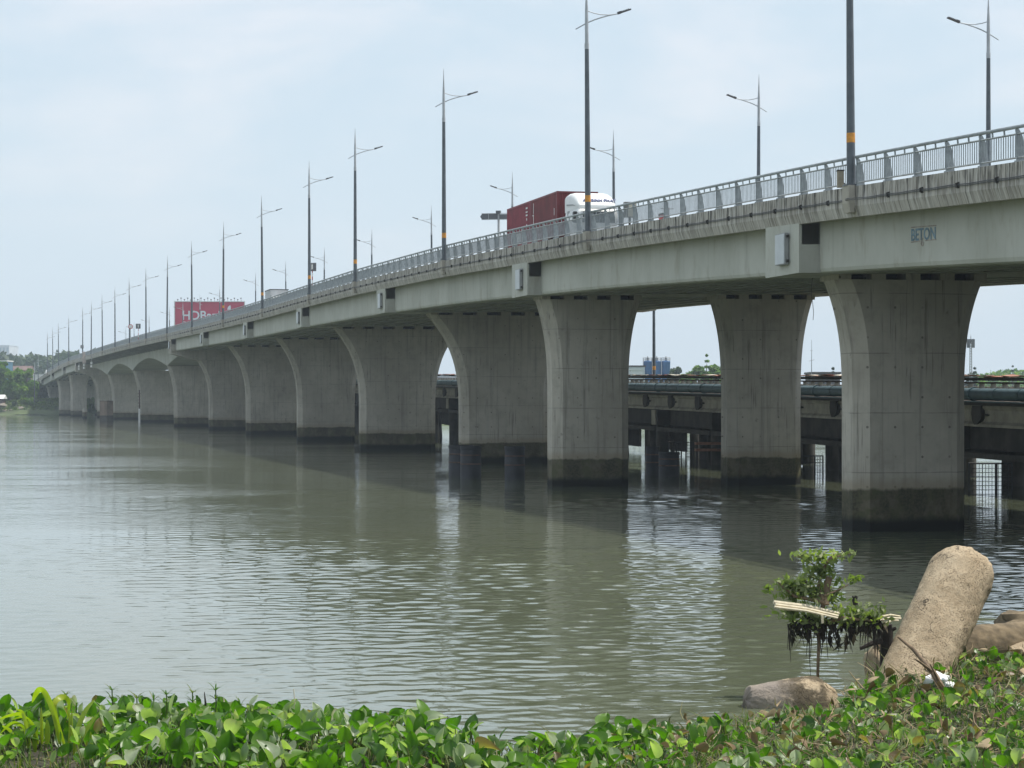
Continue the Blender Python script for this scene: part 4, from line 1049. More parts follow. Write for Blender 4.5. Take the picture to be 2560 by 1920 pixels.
# boulders
M_rock=plain('boulder',(.24,.21,.17),.9,.35,1.2,bmp=.4)
def rock(name,loc,size,seed,mat,label,cat,group=None,sub=3,amp=.3):
    bm=bmesh.new(); bmesh.ops.create_icosphere(bm,subdivisions=sub,radius=1)
    for v in bm.verts:
        nv=v.co.normalized(); d=1+amp*mnoise.noise(nv*1.3+Vector((seed*3.1,seed,0)))+amp*.5*mnoise.noise(nv*3.1+Vector((0,seed*2.3,seed))); v.co=Vector((nv.x*size[0],nv.y*size[1],nv.z*size[2]))*d
    me=bpy.data.meshes.new(name); bm.to_mesh(me); bm.free(); me.materials.append(mat); me.polygons.foreach_set('use_smooth',[True]*len(me.polygons)); me.set_sharp_from_angle(angle=R(38))
    o=bpy.data.objects.new(name,me); C.objects.link(o); o.location=loc; return tag(o,label,cat,group)
for i,(x,y,wp,hp) in enumerate(((6,1012,24,9),(14,1026,14,7),(26,1024,9,6),(52,1022,18,14),(60,1026,12,9),(36,1030,8,4),(3,1030,12,5),(130,1024,14,6),(143,1026,12,6))):
    Y=769.5+i*.35; p=W(x,y,Y); k=Y/F
    rock('boulder',(p.x,Y,max(.2,p.z-.2)),(wp*k*.5,wp*k*.4,hp*k*.55),i+1,M_rock,['pale flat boulder at the left edge of the far bank','broad low boulder just above the water at far left','small upright boulder left of the bush','largest brown boulder on the far bank','boulder leaning on the largest brown one','small low stone between the bush and the big boulder','flat stone at the water, lower left of the far bank','grey stone at the water near the bridge end','stone in the bridge shade at the water'][i],'boulder','boulders along the far bank')
# ------------------------------------------------------------------ far buildings
M_wall_w=plain('white_wall',(.62,.63,.62),.8,.08,.3,streak=.25); M_wall_b=plain('brown_brick_wall',(.17,.125,.11),.85,.2,.4); M_roofred=plain('red_roof',(.13,.085,.075),.8,.25,.4)
M_blue=plain('blue_sheet',(.03,.12,.20),.5,.15,.4); M_tower=plain('pale_tower_wall',(.52,.55,.58),.7,.1,.05); M_winblue=plain('tower_glazing',(.28,.36,.42),.3,.15,.1)
def building(name,x0,x1,yt,Y,dep,zb,wall,label,roof='flat',rows=2,cols=4,wm=None,roofm=None,ov=.5):
    A=W(x0,yt,Y); B=W(x1,yt,Y); w_=B.x-A.x; h=A.z-zb; r=thing(name,((A.x+B.x)/2,Y+dep/2,zb),label,'building')
    mb=MB(); mb.box((0,0,h/2),(w_,dep,h)); mb.build('wall',wall,r)
    mb=MB()
    if roof=='gable': mb.prism([Vector((-w_/2-ov,-dep/2-ov,h)),Vector((-w_/2-ov,dep/2+ov,h)),Vector((-w_/2-ov,0,h+dep*.28))],(0,0,0),(w_+2*ov,0,0))
    else: mb.box((0,0,h+.2),(w_+ov,dep+ov,.45))
    mb.build('roof',roofm or wall,r)
    for i in range(rows):
        for j in range(cols):
            wx=-w_/2+w_*(j+.5)/cols; wz=h*(i+.5)/rows; mb=MB(); mb.box((wx,-dep/2-.01,wz),(w_/cols*.5,.12,h/rows*.5)); mb.build('window',wm or M_glass,r)
    return r
building('brown_building',25,77,926,960,7,4,M_wall_b,'reddish brown building with a tiled roof behind the far bank trees','gable',2,6,roofm=M_roofred,ov=.2)
building('blue_shed',-10,15.5,903.5,900,12,4,M_blue,'blue sheet metal shed at the left edge above the trees','flat',1,2,roofm=M_wall_w)
wb=building('white_building',82.5,117,939,835,10,4,M_wall_w,'low white building with a domed tank beside the bridge end','flat',1,5,roofm=M_wall_w)
A=W(111,930,835); o=Vector((A.x-wb.location.x,0,W(111,939,835).z-4))
mb=MB(); mb.tube([(o.x,0,o.z+.4),(o.x,0,o.z+1.1)],[.35,.35],8); mb.loft([[Vector((o.x+math.cos(q)*a,math.sin(q)*a,o.z+z)) for a,z in((.02,.95),(.62,1.0),(.68,1.5),(.55,1.95),(.3,2.15),(.02,2.2))] for q in [2*PI*k/18 for k in range(19)]],cap=False,closed=False); mb.box((o.x,0,o.z+.95),(1.9,1.9,.12)); mb.build('roof_tank',M_wall_w,wb,smooth=40)
building('apartment_tower',-30,23,864,2600,40,5,M_tower,'hazy pale tower block far behind the hill at the top left','flat',7,6,wm=M_winblue)
building('apartment_tower',23.5,32,866,2650,30,5,M_tower,'narrow hazy wing beside the far tower block','flat',7,1,wm=M_winblue)
building('riverside_hut',-14,6,997,772,5,1.2,M_rust,'dark hut with a white tent roof at the left edge of the far bank','gable',1,2,roofm=M_wall_w)
building('factory_building',1560,1612,917,690,18,3.2,plain('factory_wall',(.50,.55,.57),.7,.08,.4),'pale grey factory block left of the blue silos, seen between piers','flat',1,4,roofm=M_olddark,wm=M_signback)
building('factory_annex',1578,1607,925,672,10,3.2,plain('annex_wall',(.60,.64,.65),.7,.08,.4),'lower pale annex standing before the grey factory block','flat',1,2,wm=M_glass)
building('parapet_house',2030,2100,934.5,520,12,3.2,M_olddark,'dark flat-roofed shed whose top shows above the old bridge coping','flat',1,5)
# blue silos
SL=['left blue silo of three, behind the dark lamp post','middle blue silo of three, between two taller-looking neighbours','right blue silo of three, beside the trees']
for i,(a,b) in enumerate(((1608.5,1630),(1631,1652.8),(1654,1675.6))):
    Y=700; A=W(a,903.4,Y); B=W(b,903.4,Y); rr=(B.x-A.x)/2; h=A.z-3.2
    r=thing('silo',((A.x+B.x)/2,Y,3.2),SL[i],'silo','blue silos between the piers')
    mb=MB(); mb.loft([[Vector((math.cos(q)*a_,math.sin(q)*a_,z)) for a_,z in((rr*.2,.0),(rr,2.0),(rr,h-.35),(rr*1.02,h-.3),(rr*1.02,h-.1),(rr*.9,h+.12),(.05,h+.3))] for q in [2*PI*k/28 for k in range(29)]],cap=False,closed=False); mb.build('tank',plain('blue_silo_paint',(.022,.115,.30),.4,.15,.6,streak=.2) if i==0 else bpy.data.materials['blue_silo_paint'],r,smooth=35)
    mb=MB()
    for q in range(12):
        a_=2*PI*q/12; mb.tube([(math.cos(a_)*rr,math.sin(a_)*rr,h),(math.cos(a_)*rr,math.sin(a_)*rr,h+1.15)],.05,4)
    for z in(.6,1.15): mb.tube([(math.cos(2*PI*q/24)*rr,math.sin(2*PI*q/24)*rr,h+z) for q in range(25)],.05,4)
    mb.build('guard_rail',M_signpost,r)
    mb=MB(); mb.tube([(0,0,h),(0,0,h+1.5)],.16,8); mb.box((.0,0,h+.6),(.7,.7,.9)); mb.tube([(-.6,0,h),(-.6,0,h+1.0)],.1,6); mb.build('filter_unit',M_signback,r)
    mb=MB(); mb.tube([(-rr-.12,-.2,0),(-rr-.12,-.2,h+1.1)],.05,4); mb.tube([(-rr-.12,.2,0),(-rr-.12,.2,h+1.1)],.05,4)
    for z in np.arange(.5,h,.6): mb.tube([(-rr-.12,-.2,z),(-rr-.12,.2,z)],.03,4)
    mb.build('ladder',M_signpost,r)
for i,(x,yt,wpx,Y,kd,lab) in enumerate(((1689,914,28,640,'broad','dark round tree right of the blue silos'),(1716,930,26,610,'broad','low tree between the silos and the conifer'),(1740,908,36,615,'broad','broad tree left of the conifer'),(1767,889,34,600,'conifer','tall pointed conifer seen between two piers'),(1785,908,34,606,'broad','yellow-green tree right of the conifer'),(1812,905,34,612,'broad','yellow-green tree partly behind the second far pier'),(2066,925,22,560,'broad','small tree above the dark shed between piers'),(2083,922,12,565,'conifer','small dark conifer right of the thin mast'),(2437,921,14,640,'conifer','small dark conifer beside the antenna tower'),(2424,926,14,660,'broad','thin pale tree left of the antenna tower'),(2532,916,16,880,'conifer','lone pointed tree on the wooded ridge at the right edge'))):
    b=W(x,985,Y); zt=W(x,yt,Y).z; tree((b.x,Y,3.2),zt-3.2,wpx*Y/F*(2.1 if kd=='broad' else 1.25),lab,n=3600,leaf=.55 if kd=='broad' else .5,kind=kd,seed=60+i,mat=M_far_leaf if i in(1,2,3,4,5) else M_dark_leaf,group='trees behind the old bridge',name='broadleaf_tree' if kd=='broad' else 'conifer',trunk=.3)
r=np.random.default_rng(9); P=[];T=[]
for k in range(130):
    xp=r.uniform(2440,2640); Y=r.uniform(900,980); top=W(0,np.interp(xp,[2440,2475,2520,2560,2640],[936,930,924,927,930]),Y).z; s=r.uniform(1.2,2.4); zc=top-s*.8-r.random()*6; d=r.normal(size=(20,3)); d/=np.linalg.norm(d,axis=1)[:,None]
    P.append(np.array([(xp-CX)*Y/F,Y,zc])+d*s); T.append(np.clip(r.normal(r.random(),.15,20),0,1))
V,Fq=leaf_quads(np.concatenate(P),1.1,r); o=np_mesh('far_wood',V,Fq,M_far_leaf,None,np.repeat(np.concatenate(T),4)); tag(o,'low wooded ridge above the old bridge at the right edge','wood',None,'stuff')
# masts
p=W(2427,960,520); h=W(2427,836,520).z-3; r=thing('antenna_tower',(p.x,520,3),'slim lattice antenna tower right of the nearest pier','antenna')
mb=MB(); ww=.42
for a in(0,1,2,3):
    c,s_=math.cos(PI/4+a*PI/2),math.sin(PI/4+a*PI/2); mb.tube([(c*ww,s_*ww,0),(c*ww*.6,s_*ww*.6,h*.9)],.07,5)
for k in range(26):
    z=h*.9*k/26; f=1-.4*k/26
    for a in range(4):
        p0=(math.cos(PI/4+a*PI/2)*ww*f,math.sin(PI/4+a*PI/2)*ww*f,z); a2=a+1; p1=(math.cos(PI/4+a2*PI/2)*ww*f,math.sin(PI/4+a2*PI/2)*ww*f,z+h*.9/26); mb.tube([p0,p1],.035,4)
mb.build('lattice',M_signpost,r)
mb=MB()
for a in range(6): mb.box((math.cos(a*PI/3)*.75,math.sin(a*PI/3)*.75,h*.88),(.28,.28,2.0)); mb.tube([(0,0,h*.88),(math.cos(a*PI/3)*.75,math.sin(a*PI/3)*.75,h*.88)],.04,4)
mb.tube([(0,0,h*.88),(0,0,h*.97),(0,0,h)],[.12,.06,.02],6); mb.build('antenna_panels',M_signback,r)
p=W(2029,960,480); h=W(2029,850,480).z-3; r=thing('radio_mast',(p.x,480,3),'very thin radio mast seen between the second and nearest piers','antenna')
mb=MB(); mb.tube([(0,0,0),(0,0,h*.6),(0,0,h)],[.10,.08,.03],6); mb.build('mast',M_signback,r); mb=MB(); mb.tube([(-.6,0,h*.7),(.6,0,h*.72)],.03,4); mb.tube([(-.3,0,h*.85),(.3,0,h*.85)],.025,4); mb.build('crossbar',M_signback,r)
# ------------------------------------------------------------------ foreground
M_pile=None
def mat_oldpile(dark=0.0):
    m,nt,b=new_mat('weathered_pile_concrete'); P=pos(nt,(1,1,1),True)
    n1=noise(nt,P,1.6,5,.65); n2=noise(nt,P,26,4,.7); n3=noise(nt,pos(nt,(1,1,.8),True),34,5,.66,0)
    c=mix(nt,ramp(nt,n1,.3,.7),(.32,.25,.165),(.47,.38,.265))
    c=mix(nt,math_(nt,'MULTIPLY',math_(nt,'MULTIPLY',ramp(nt,n3,.53,.59),ramp(nt,noise(nt,P,2.4,3),.38,.60,.12,1)),.75),c,(.10,.078,.05))
    c=mix(nt,math_(nt,'MULTIPLY',ramp(nt,n2,.5,.7),.3),c,(.5,.44,.34))
    if dark:
        nose=ramp(nt,math_(nt,'ADD',sep(nt,P)[0],math_(nt,'MULTIPLY',math_(nt,'SUBTRACT',noise(nt,P,3,4),.5),.7)),-1.25,-.8,.85,0)
    if dark: c=mix(nt,math_(nt,'MULTIPLY',ramp(nt,noise(nt,P,2.1,5,.62),.40,.52),dark),c,(.055,.045,.03)); c=mix(nt,nose,c,(.27,.235,.205))
    wv=nt.nodes.new('ShaderNodeVectorMath'); wv.operation='ADD'; nz=nt.nodes.new('ShaderNodeTexNoise'); nz.inputs['Scale'].default_value=3.0; nz.inputs['Detail'].default_value=5; link(nt,P,nz.inputs['Vector'])
    sc=nt.nodes.new('ShaderNodeVectorMath'); sc.operation='SCALE'; sc.inputs['Scale'].default_value=.5; link(nt,nz.outputs['Color'],sc.inputs[0]); link(nt,P,wv.inputs[0]); link(nt,sc.outputs[0],wv.inputs[1])
    vo=nt.nodes.new('ShaderNodeTexVoronoi'); vo.feature='DISTANCE_TO_EDGE'; vo.inputs['Scale'].default_value=1.3; link(nt,wv.outputs[0],vo.inputs['Vector'])
    crack=math_(nt,'MULTIPLY',ramp(nt,vo.outputs['Distance'],.018,.004),ramp(nt,noise(nt,P,1.1,2),.45,.55)); c=mix(nt,crack,c,(.06,.048,.035))
    link(nt,c,b.inputs['Base Color']); b.inputs['Roughness'].default_value=.95; b.inputs['Specular IOR Level'].default_value=.15
    bump(nt,b,math_(nt,'ADD',math_(nt,'MULTIPLY',n2,.5),math_(nt,'MULTIPLY',ramp(nt,n3,.5,.62),-1.0)),.55,.03)
    return m
M_pile=mat_oldpile()
M_hole=plain('dark_hole',(.03,.025,.02),.95,.3,9)
def round_pile(A,B,rad,label,name='broken_pile',amp=.02,dome=.35,seed=1,prof=None):
    A=Vector(A); B=Vector(B); d=(B-A); L=d.length; d.normalize(); u=d.cross(Vector((0,1,0))).normalized(); w_=d.cross(u)
    nu,nv=96,110; V=[];rg=np.random.default_rng(seed)
    for j in range(nv+1):
        f=j/nv; s=f*(L+dome)
        rr=rad if prof is None else float(np.interp(f,*prof))*rad
        if s>L: q=(s-L)/dome; rr*=math.sqrt(max(0.0004,1-(q**2.2)))
        for i in range(nu):
            a=2*PI*i/nu; p=Vector((math.cos(a),math.sin(a),0)); 
            n_=mnoise.noise(Vector((math.cos(a)*1.6,math.sin(a)*1.6,s*1.5+seed*7)))*1.6+mnoise.noise(Vector((math.cos(a)*6,math.sin(a)*6,s*7+seed)))*.8+mnoise.noise(Vector((math.cos(a)*16,math.sin(a)*16,s*20+seed)))*.45
            rr2=rr+amp*n_
            V.append(A+d*(s+ (amp*1.5*n_ if s>L else 0))+(u*math.cos(a)+w_*math.sin(a))*rr2)
    Fq=[]
    for j in range(nv):
        for i in range(nu): a=j*nu+i; b=j*nu+(i+1)%nu; Fq.append((a,b,b+nu,a+nu))
    o=np_mesh(name,[tuple(p) for p in V],Fq,M_pile,smooth=True,origin=tuple(A))
    o.location=A; return tag(o,label,'broken pile')
A=W(2236,1800,41.1); B=W(2398,1446,43.2)
round_pile(A,B,.62,'thick leaning concrete pile with a rounded broken top on the near bank',dome=.62,seed=2,amp=.018)
M_pile0=M_pile; M_pile=mat_oldpile(.85)
A=W(2095,1768,40.6); B=W(1868,1742,40.3); A.z-=.15; B.z-=.05
round_pile(A,B,.62,'low broken pile stump lying at the waterline left of the leaning pile',dome=.03,seed=5,amp=.014,prof=([0,.10,.30,.45,.97,1],[.30,.75,1.0,.92,.42,.38]))
A=W(2380,1625,43.6); B=W(2700,1592,45.2)
M_keep=M_pile0; M_pile=plain('shade_darkened_concrete',(.15,.115,.07),.95,.35,5,bmp=.5)  # brown base darkened to stand in for the leaning pile's shadow
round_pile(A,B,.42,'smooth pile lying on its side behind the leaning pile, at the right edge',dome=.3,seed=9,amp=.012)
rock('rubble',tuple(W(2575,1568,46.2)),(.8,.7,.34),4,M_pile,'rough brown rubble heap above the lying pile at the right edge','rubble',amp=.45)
M_pile=M_keep
rock('concrete_chunk',tuple(W(2193,1672,42.9)),(.22,.3,.45),8,M_pile,'small upright concrete chunk between the stump and the leaning pile','rubble',amp=.35)
rock('concrete_chunk',tuple(W(2560,1640,44)),(.5,.5,.3),12,M_pile,'low concrete chunk below the lying pile at the right edge','rubble',amp=.4)
# driftwood, post, slats, litter
M_wood=plain('driftwood',(.17,.12,.075),.85,.35,7,bmp=.3); M_darkwood=plain('rotten_dark_wood',(.028,.022,.018),.9,.4,7,bmp=.4); M_bamboo=plain('pale_bamboo',(.62,.55,.40),.6,.15,9); M_foam=plain('white_foam',(.78,.79,.80),.7,.05,6)
def stick(name,pts,rad,mat,label,cat='driftwood',extra=None,group=None):
    o=Vector(pts[0]); r=thing(name,o,label,cat,group); mb=MB()
    mb.tube(pts,rad,8); mb.build('stem',mat,r,o,smooth=50)
    if extra:
        for e,rr in extra: mb=MB(); mb.tube(e,rr,6); mb.build('twig',mat,r,o,smooth=50)
    return r
stick('driftwood_branch',[W(2375,1762,39.3),W(2352,1715,39.6),W(2332,1680,39.8),W(2310,1655,40),W(2282,1622,40.2),W(2245,1592,40.4)],[.05,.06,.055,.04,.035,.02],M_wood,'long bent driftwood branch lying against the leaning pile',extra=[([W(2332,1680,39.8),W(2300,1655,39.5),W(2288,1648,39.4)],[.03,.02,.01]),([W(2352,1715,39.6),W(2340,1690,39.4),W(2325,1660,39.3)],[.03,.022,.012])])
stick('driftwood_root',[W(2338,1768,39.1),W(2325,1745,39.2),W(2312,1735,39.2),W(2305,1716,39.3)],[.045,.06,.05,.03],M_wood,'short thick driftwood root in the weeds below the bent branch',extra=[([W(2370,1755,39.1),W(2350,1738,39.2),W(2322,1738,39.2)],[.05,.05,.03])])
stick('rotten_post',[W(2214,1705,42.2),W(2213,1640,42.2),W(2217,1590,42.2),W(2213,1562,42.2)],[.10,.10,.12,.13],M_darkwood,'dark rotten post left of the leaning pile','post',extra=[([W(2215,1600,42.2),W(2180,1608,42.1),W(2150,1622,42.1)],[.07,.05,.03]),([W(2216,1580,42.2),W(2240,1570,42.2)],[.06,.03])])
stick('broken_stick',[W(2142,1545,42),W(2140,1515,42),W(2136,1500,42),W(2141,1490,42)],[.04,.045,.05,.03],M_darkwood,'short broken dark stick sticking up from the shrub','stick',extra=[([W(2137,1500,42),W(2131,1490,42)],[.03,.015])])
def slats(lab,items,cat='bamboo'):
    o=Vector(items[0][0]); r=thing('bamboo_slats',o,lab,cat)
    for a,b,w_ in items:
        timber('slat',(Vector(a),(Vector(a)+Vector(b))/2) ,w_,.035,None); d=(Vector(b)-Vector(a)); m=(Vector(a)+Vector(b))/2+Vector((0,0,.03))
        mb=MB(); mb.tube([a,m,b],[w_*.5,w_*.52,w_*.46],6); 
        ob=mb.build('slat',M_bamboo,r,o)
    return r
slats('pale bamboo slats caught across the green shrub',[(W(1934,1505,41.4),W(2098,1534,41.7),.075),(W(1938,1511,41.3),W(2096,1540,41.6),.06),(W(1936,1517,41.25),W(2094,1545,41.5),.05),(W(1950,1522,41.3),W(2060,1538,41.5),.045),(W(2055,1538,41.4),W(2056,1558,41.4),.05)])
slats('pale bamboo pieces between the shrub and the leaning pile',[(W(2205,1541,41.9),W(2250,1541,42.2),.04),(W(2195,1552,41.8),W(2252,1546,42.1),.04),(W(2215,1558,41.8),W(2246,1551,42.0),.035)])
rock('foam_scrap',tuple(W(2342,1702,40.2)),(.20,.16,.13),21,M_foam,'crumpled white plastic scrap beside the bent branch','litter',amp=.6)
rock('foam_scrap',tuple(W(2371,1716,40.1)),(.15,.12,.08),23,M_foam,'smaller white plastic scrap right of the bent branch','litter',amp=.5)
rock('bottle_litter',tuple(W(2553,1912,33.9)),(.09,.09,.06),25,M_foam,'white litter piece at the bottom right corner of the photo','litter',amp=.2)
# shrub on the drift heap
sh_o=W(2045,1700,41.8); shrub=thing('riverside_shrub',sh_o,'small green shrub growing over hanging dead weed, left of the leaning pile','shrub')
mb=MB()
for pts,rad in (([(2044,1705),(2046,1640),(2050,1560),(2060,1500)],[.028,.03,.04,.045]),([(2066,1512),(2067,1470),(2073,1443)],[.055,.06,.065]),([(2060,1500),(2045,1470),(2055,1430),(2072,1398),(2085,1385)],[.04,.035,.03,.02,.01]),([(2060,1500),(2025,1470),(2005,1440)],[.04,.03,.012]),([(2060,1505),(1985,1490),(1960,1470),(1945,1455)],[.04,.03,.02,.01]),([(2060,1490),(2090,1478),(2120,1462)],[.03,.022,.01]),([(2055,1430),(2020,1400),(1990,1390)],[.02,.014,.008]),([(2072,1398),(2105,1388),(2125,1384)],[.018,.012,.006]),([(2050,1560),(2110,1545),(2180,1552)],[.04,.035,.02])):
    mb.tube([W(x,y,41.8+.15*math.sin(x)) for x,y in pts],rad,7)
mb.build('trunk',M_wood,shrub,sh_o,smooth=50)
r=np.random.default_rng(11)
SPR=1.75
def shrub_leaves(blobs,n,size,mat,name,droop=0,flat=0,tint=(0,1),aspect=2.0):
    bl=[]
    for x,y,rx,ry in blobs:
        p=W(x,y,41.8); k=41.8/F*SPR; bl.append((p.x,p.y,p.z,rx*k,max(rx*k*.6,.12),ry*k))
    P,T=blob_points(bl,n,r,.05); T=tint[0]+T*(tint[1]-tint[0])
    V,Fq=leaf_quads(P,size,r,flat,aspect,droop); return np_mesh(name,V,Fq,mat,shrub,np.repeat(T,4),origin=tuple(sh_o))
M_shrub=mat_leaf('shrub_leaves',[(0,(.13,.16,.065)),(.5,(.21,.25,.11)),(1,(.36,.38,.21))],.45,.5)
M_dead=mat_leaf('dead_hanging_leaves',[(0,(.018,.018,.012)),(.6,(.05,.042,.028)),(1,(.16,.12,.07))],.1,.8)
shrub_leaves([(2010,1388,34,9),(2050,1392,34,12),(2095,1388,22,9),(2120,1384,14,8),(2055,1425,30,18),(2030,1440,26,14),(1965,1458,28,14),(1995,1468,34,18),(2035,1480,38,20),(1975,1490,26,16),(2130,1448,18,8),(1919,1470,8,8),(2090,1455,12,8),(2075,1490,28,14)],1150,.068,M_shrub,'foliage')
shrub_leaves([(1985,1530,42,20),(2040,1548,40,22),(2095,1540,34,18),(2140,1530,38,18),(2180,1540,34,18),(2205,1520,14,14),(2150,1552,40,14)],800,.068,M_shrub,'foliage',tint=(0,.9))
hang=[(x+6*math.sin(x*3.7),1585+22*math.sin(x*.53),3.5,16+20*abs(math.sin(x*.91))) for x in range(1985,2205,13)]+[(x,1565,14,14) for x in range(1985,2210,24)]
SPR=1.0
shrub_leaves(hang,300,.085,M_dead,'hanging_dead_weed',droop=1.2,aspect=3.0)
rr=random.Random(4)
for k in range(46):
    x=rr.uniform(1965,2210); y0=1560; y1=rr.uniform(1600,1690) if k%4==0 else rr.uniform(1590,1650)
    mb=MB(); mb.tube([W(x,y0,41.7),W(x+rr.uniform(-4,4),(y0+y1)/2,41.7),W(x+rr.uniform(-7,7),y1,41.7)],[.012,.009,.004],4); mb.build('hanging_root',M_darkwood,shrub,sh_o)

# ------------------------------------------------------------------ water hyacinth mat (ground cover)
def rotm(yaw,pitch,roll):
    cy,sy,cp,sp,cr,sr=np.cos(yaw),np.sin(yaw),np.cos(pitch),np.sin(pitch),np.cos(roll),np.sin(roll); n=len(yaw); M=np.empty((n,3,3))
    # Rz(yaw) Rx(pitch) Ry(roll): leaf axis is +Y, face +Z
    M[:,0,0]=cy*cr-sy*sp*sr; M[:,0,1]=-sy*cp; M[:,0,2]=cy*sr+sy*sp*cr
    M[:,1,0]=sy*cr+cy*sp*sr; M[:,1,1]=cy*cp;  M[:,1,2]=sy*sr-cy*sp*cr
    M[:,2,0]=-cp*sr;         M[:,2,1]=sp;     M[:,2,2]=cp*cr
    return M
def leaves(Pos,L,Wd,yaw,pitch,roll,cup,bend,tint,r):
    nu,nv=6,6; u=np.linspace(-1,1,nu+1); v=np.linspace(0,1,nv+1); U,Vv=np.meshgrid(u,v,indexing='ij')
    wp=np.interp(Vv,[0,.08,.25,.45,.65,.82,.94,1],[.25,.62,.92,1.0,.9,.64,.32,.02])
    n=len(L); x=(U*wp)[None]*Wd[:,None,None]/2
    y=(Vv)[None]*L[:,None,None]
    z=cup[:,None,None]*(U**2*wp)[None]*Wd[:,None,None]+bend[:,None,None]*(Vv**2)[None]*L[:,None,None]+.04*L[:,None,None]*np.sin(U*5+r.random((n,1,1))*6)*Vv[None]
    pts=np.stack([x,y,z],-1).reshape(n,-1,3); M=rotm(yaw,pitch,roll)
    pts=np.einsum('nij,nkj->nki',M,pts)+Pos[:,None,:]
    k=(nu+1)*(nv+1); I=np.arange(k).reshape(nu+1,nv+1); q=np.stack([I[:-1,:-1].ravel(),I[1:,:-1].ravel(),I[1:,1:].ravel(),I[:-1,1:].ravel()],1)
    Fq=(np.arange(n)[:,None,None]*k+q[None]).reshape(-1,4)
    tt=(tint[:,None]+.06*(Vv.ravel()[None]-.5)+.05*np.abs(U.ravel())[None])
    return pts.reshape(-1,3),Fq,np.clip(tt,0,1).ravel()
def stalks(B,Tp,rad,tint,r,bow=.12):
    n=len(B); m=4; k=5; t=np.linspace(0,1,k); side=r.normal(size=(n,3))*np.array([1,1,.15])*bow*np.linalg.norm(Tp-B,axis=1)[:,None]
    c=B[:,None]*(1-t)[None,:,None]+Tp[:,None]*t[None,:,None]+side[:,None]*(np.sin(t*PI))[None,:,None]
    a=np.array([[math.cos(2*PI*q/m),math.sin(2*PI*q/m),0] for q in range(m)])
    rr=rad[:,None,None,None]*np.interp(t,[0,.3,1],[1.3,1.1,.6])[None,:,None,None]
    V=(c[:,:,None,:]+a[None,None]*rr).reshape(-1,3)
    q=[]
    for i in range(k-1):
        for j in range(m): q.append((i*m+j,i*m+(j+1)%m,(i+1)*m+(j+1)%m,(i+1)*m+j))
    Fq=(np.arange(n)[:,None,None]*(k*m)+np.array(q)[None]).reshape(-1,4)
    return V,Fq,np.repeat(tint,k*m)
M_hya=mat_leaf('hyacinth_leaf',[(0,(.125,.25,.016)),(.3,(.078,.18,.015)),(.55,(.036,.092,.016)),(.74,(.20,.27,.15)),(.88,(.40,.45,.33)),(1,(.24,.16,.095))],.48,.38,spec=.5)
M_stalk=mat_leaf('hyacinth_stalk',[(0,(.09,.15,.03)),(.6,(.14,.17,.05)),(1,(.26,.19,.09))],.15,.5)
r=np.random.default_rng(21)
def scatter(n,x0,x1,y0,y1):
    X=r.uniform(x0,x1,n); Y=r.uniform(y0,y1,n); k=Y<edgeY(X,Y)-.0+.25*np.sin(X*2.3)+.18*np.sin(X*5.7+1)+.2*r.normal(size=n)*.6
    return X[k],Y[k]
# left and middle: big upright leaves
X,Y=scatter(19500,-11,14.5,31.2,53); tx=X/Y
right=np.clip((tx-.045)/.04,0,1)                              # towards the right the mat is lower, drier and patchier
keep=r.random(len(X))<np.where(right>.5,.56,1.0)*np.where(Y>45,.7,1)
clearP=(((X-W(2245,1760,41.4).x)/.75)**2+((Y-41.4)/1.0)**2>1)&~((X/Y<-.184)&(X/Y>-.226)&(Y<34.6)&(r.random(len(X))<.75))
X,Y,right,tx=X[keep&clearP],Y[keep&clearP],right[keep&clearP],tx[keep&clearP]
n=len(X); gz=np.maximum(bankz(X,Y),0.0)
edge=np.clip((edgeY(X,Y)-Y)/1.2,0,1)
hump=.5+.5*np.sin(X*.9+1)*np.sin(Y*1.3+X*.4)
hh=(.03+.36*r.random(n)+.20*hump)*(1-.50*right)*(.75+.25*edge)*np.where(np.abs(tx-.012)<.022,.55,1)
B=np.stack([X,Y,gz-.03],1); lean=r.normal(size=(n,2))*.13
for cx_,cy_,rr_,ad in((-3.98,35.6,.30,.30),(-3.5,35.7,.22,.16),(-2.55,35.2,.28,.14),(-5.6,36.2,.4,.10),(-1.6,34.9,.3,.10),(.55,33.6,.28,.10),(3.3,35.6,.4,.08),(9.6,46.5,.5,.28)):
    hh=hh+ad*np.exp(-((X-cx_)**2+(Y-cy_)**2)/rr_**2)
Tp=B+np.stack([lean[:,0],lean[:,1],hh],1)
L=(.13+.20*r.random(n)**1.3)*(1-.20*right); Wd=L*(.62+.36*r.random(n))
dry=(r.random(n)<(.012+.06*right)); tint=np.where(dry,.97,np.where(r.random(n)<.34,r.uniform(.72,.88,n),np.clip(r.beta(1.4,2.0,n)*.62,0,.66)))
yaw=r.uniform(0,2*PI,n); pitch=r.normal(.8,.5,n); roll=r.normal(0,.5,n)
v1,f1,t1=leaves(Tp,L,Wd,yaw,pitch,roll,r.normal(.28,.22,n),r.normal(-.15,.32,n),tint,r)
v2,f2,t2=stalks(B,Tp,.010+.006*r.random(n),np.where(dry,.95,r.random(n)*.7),r)
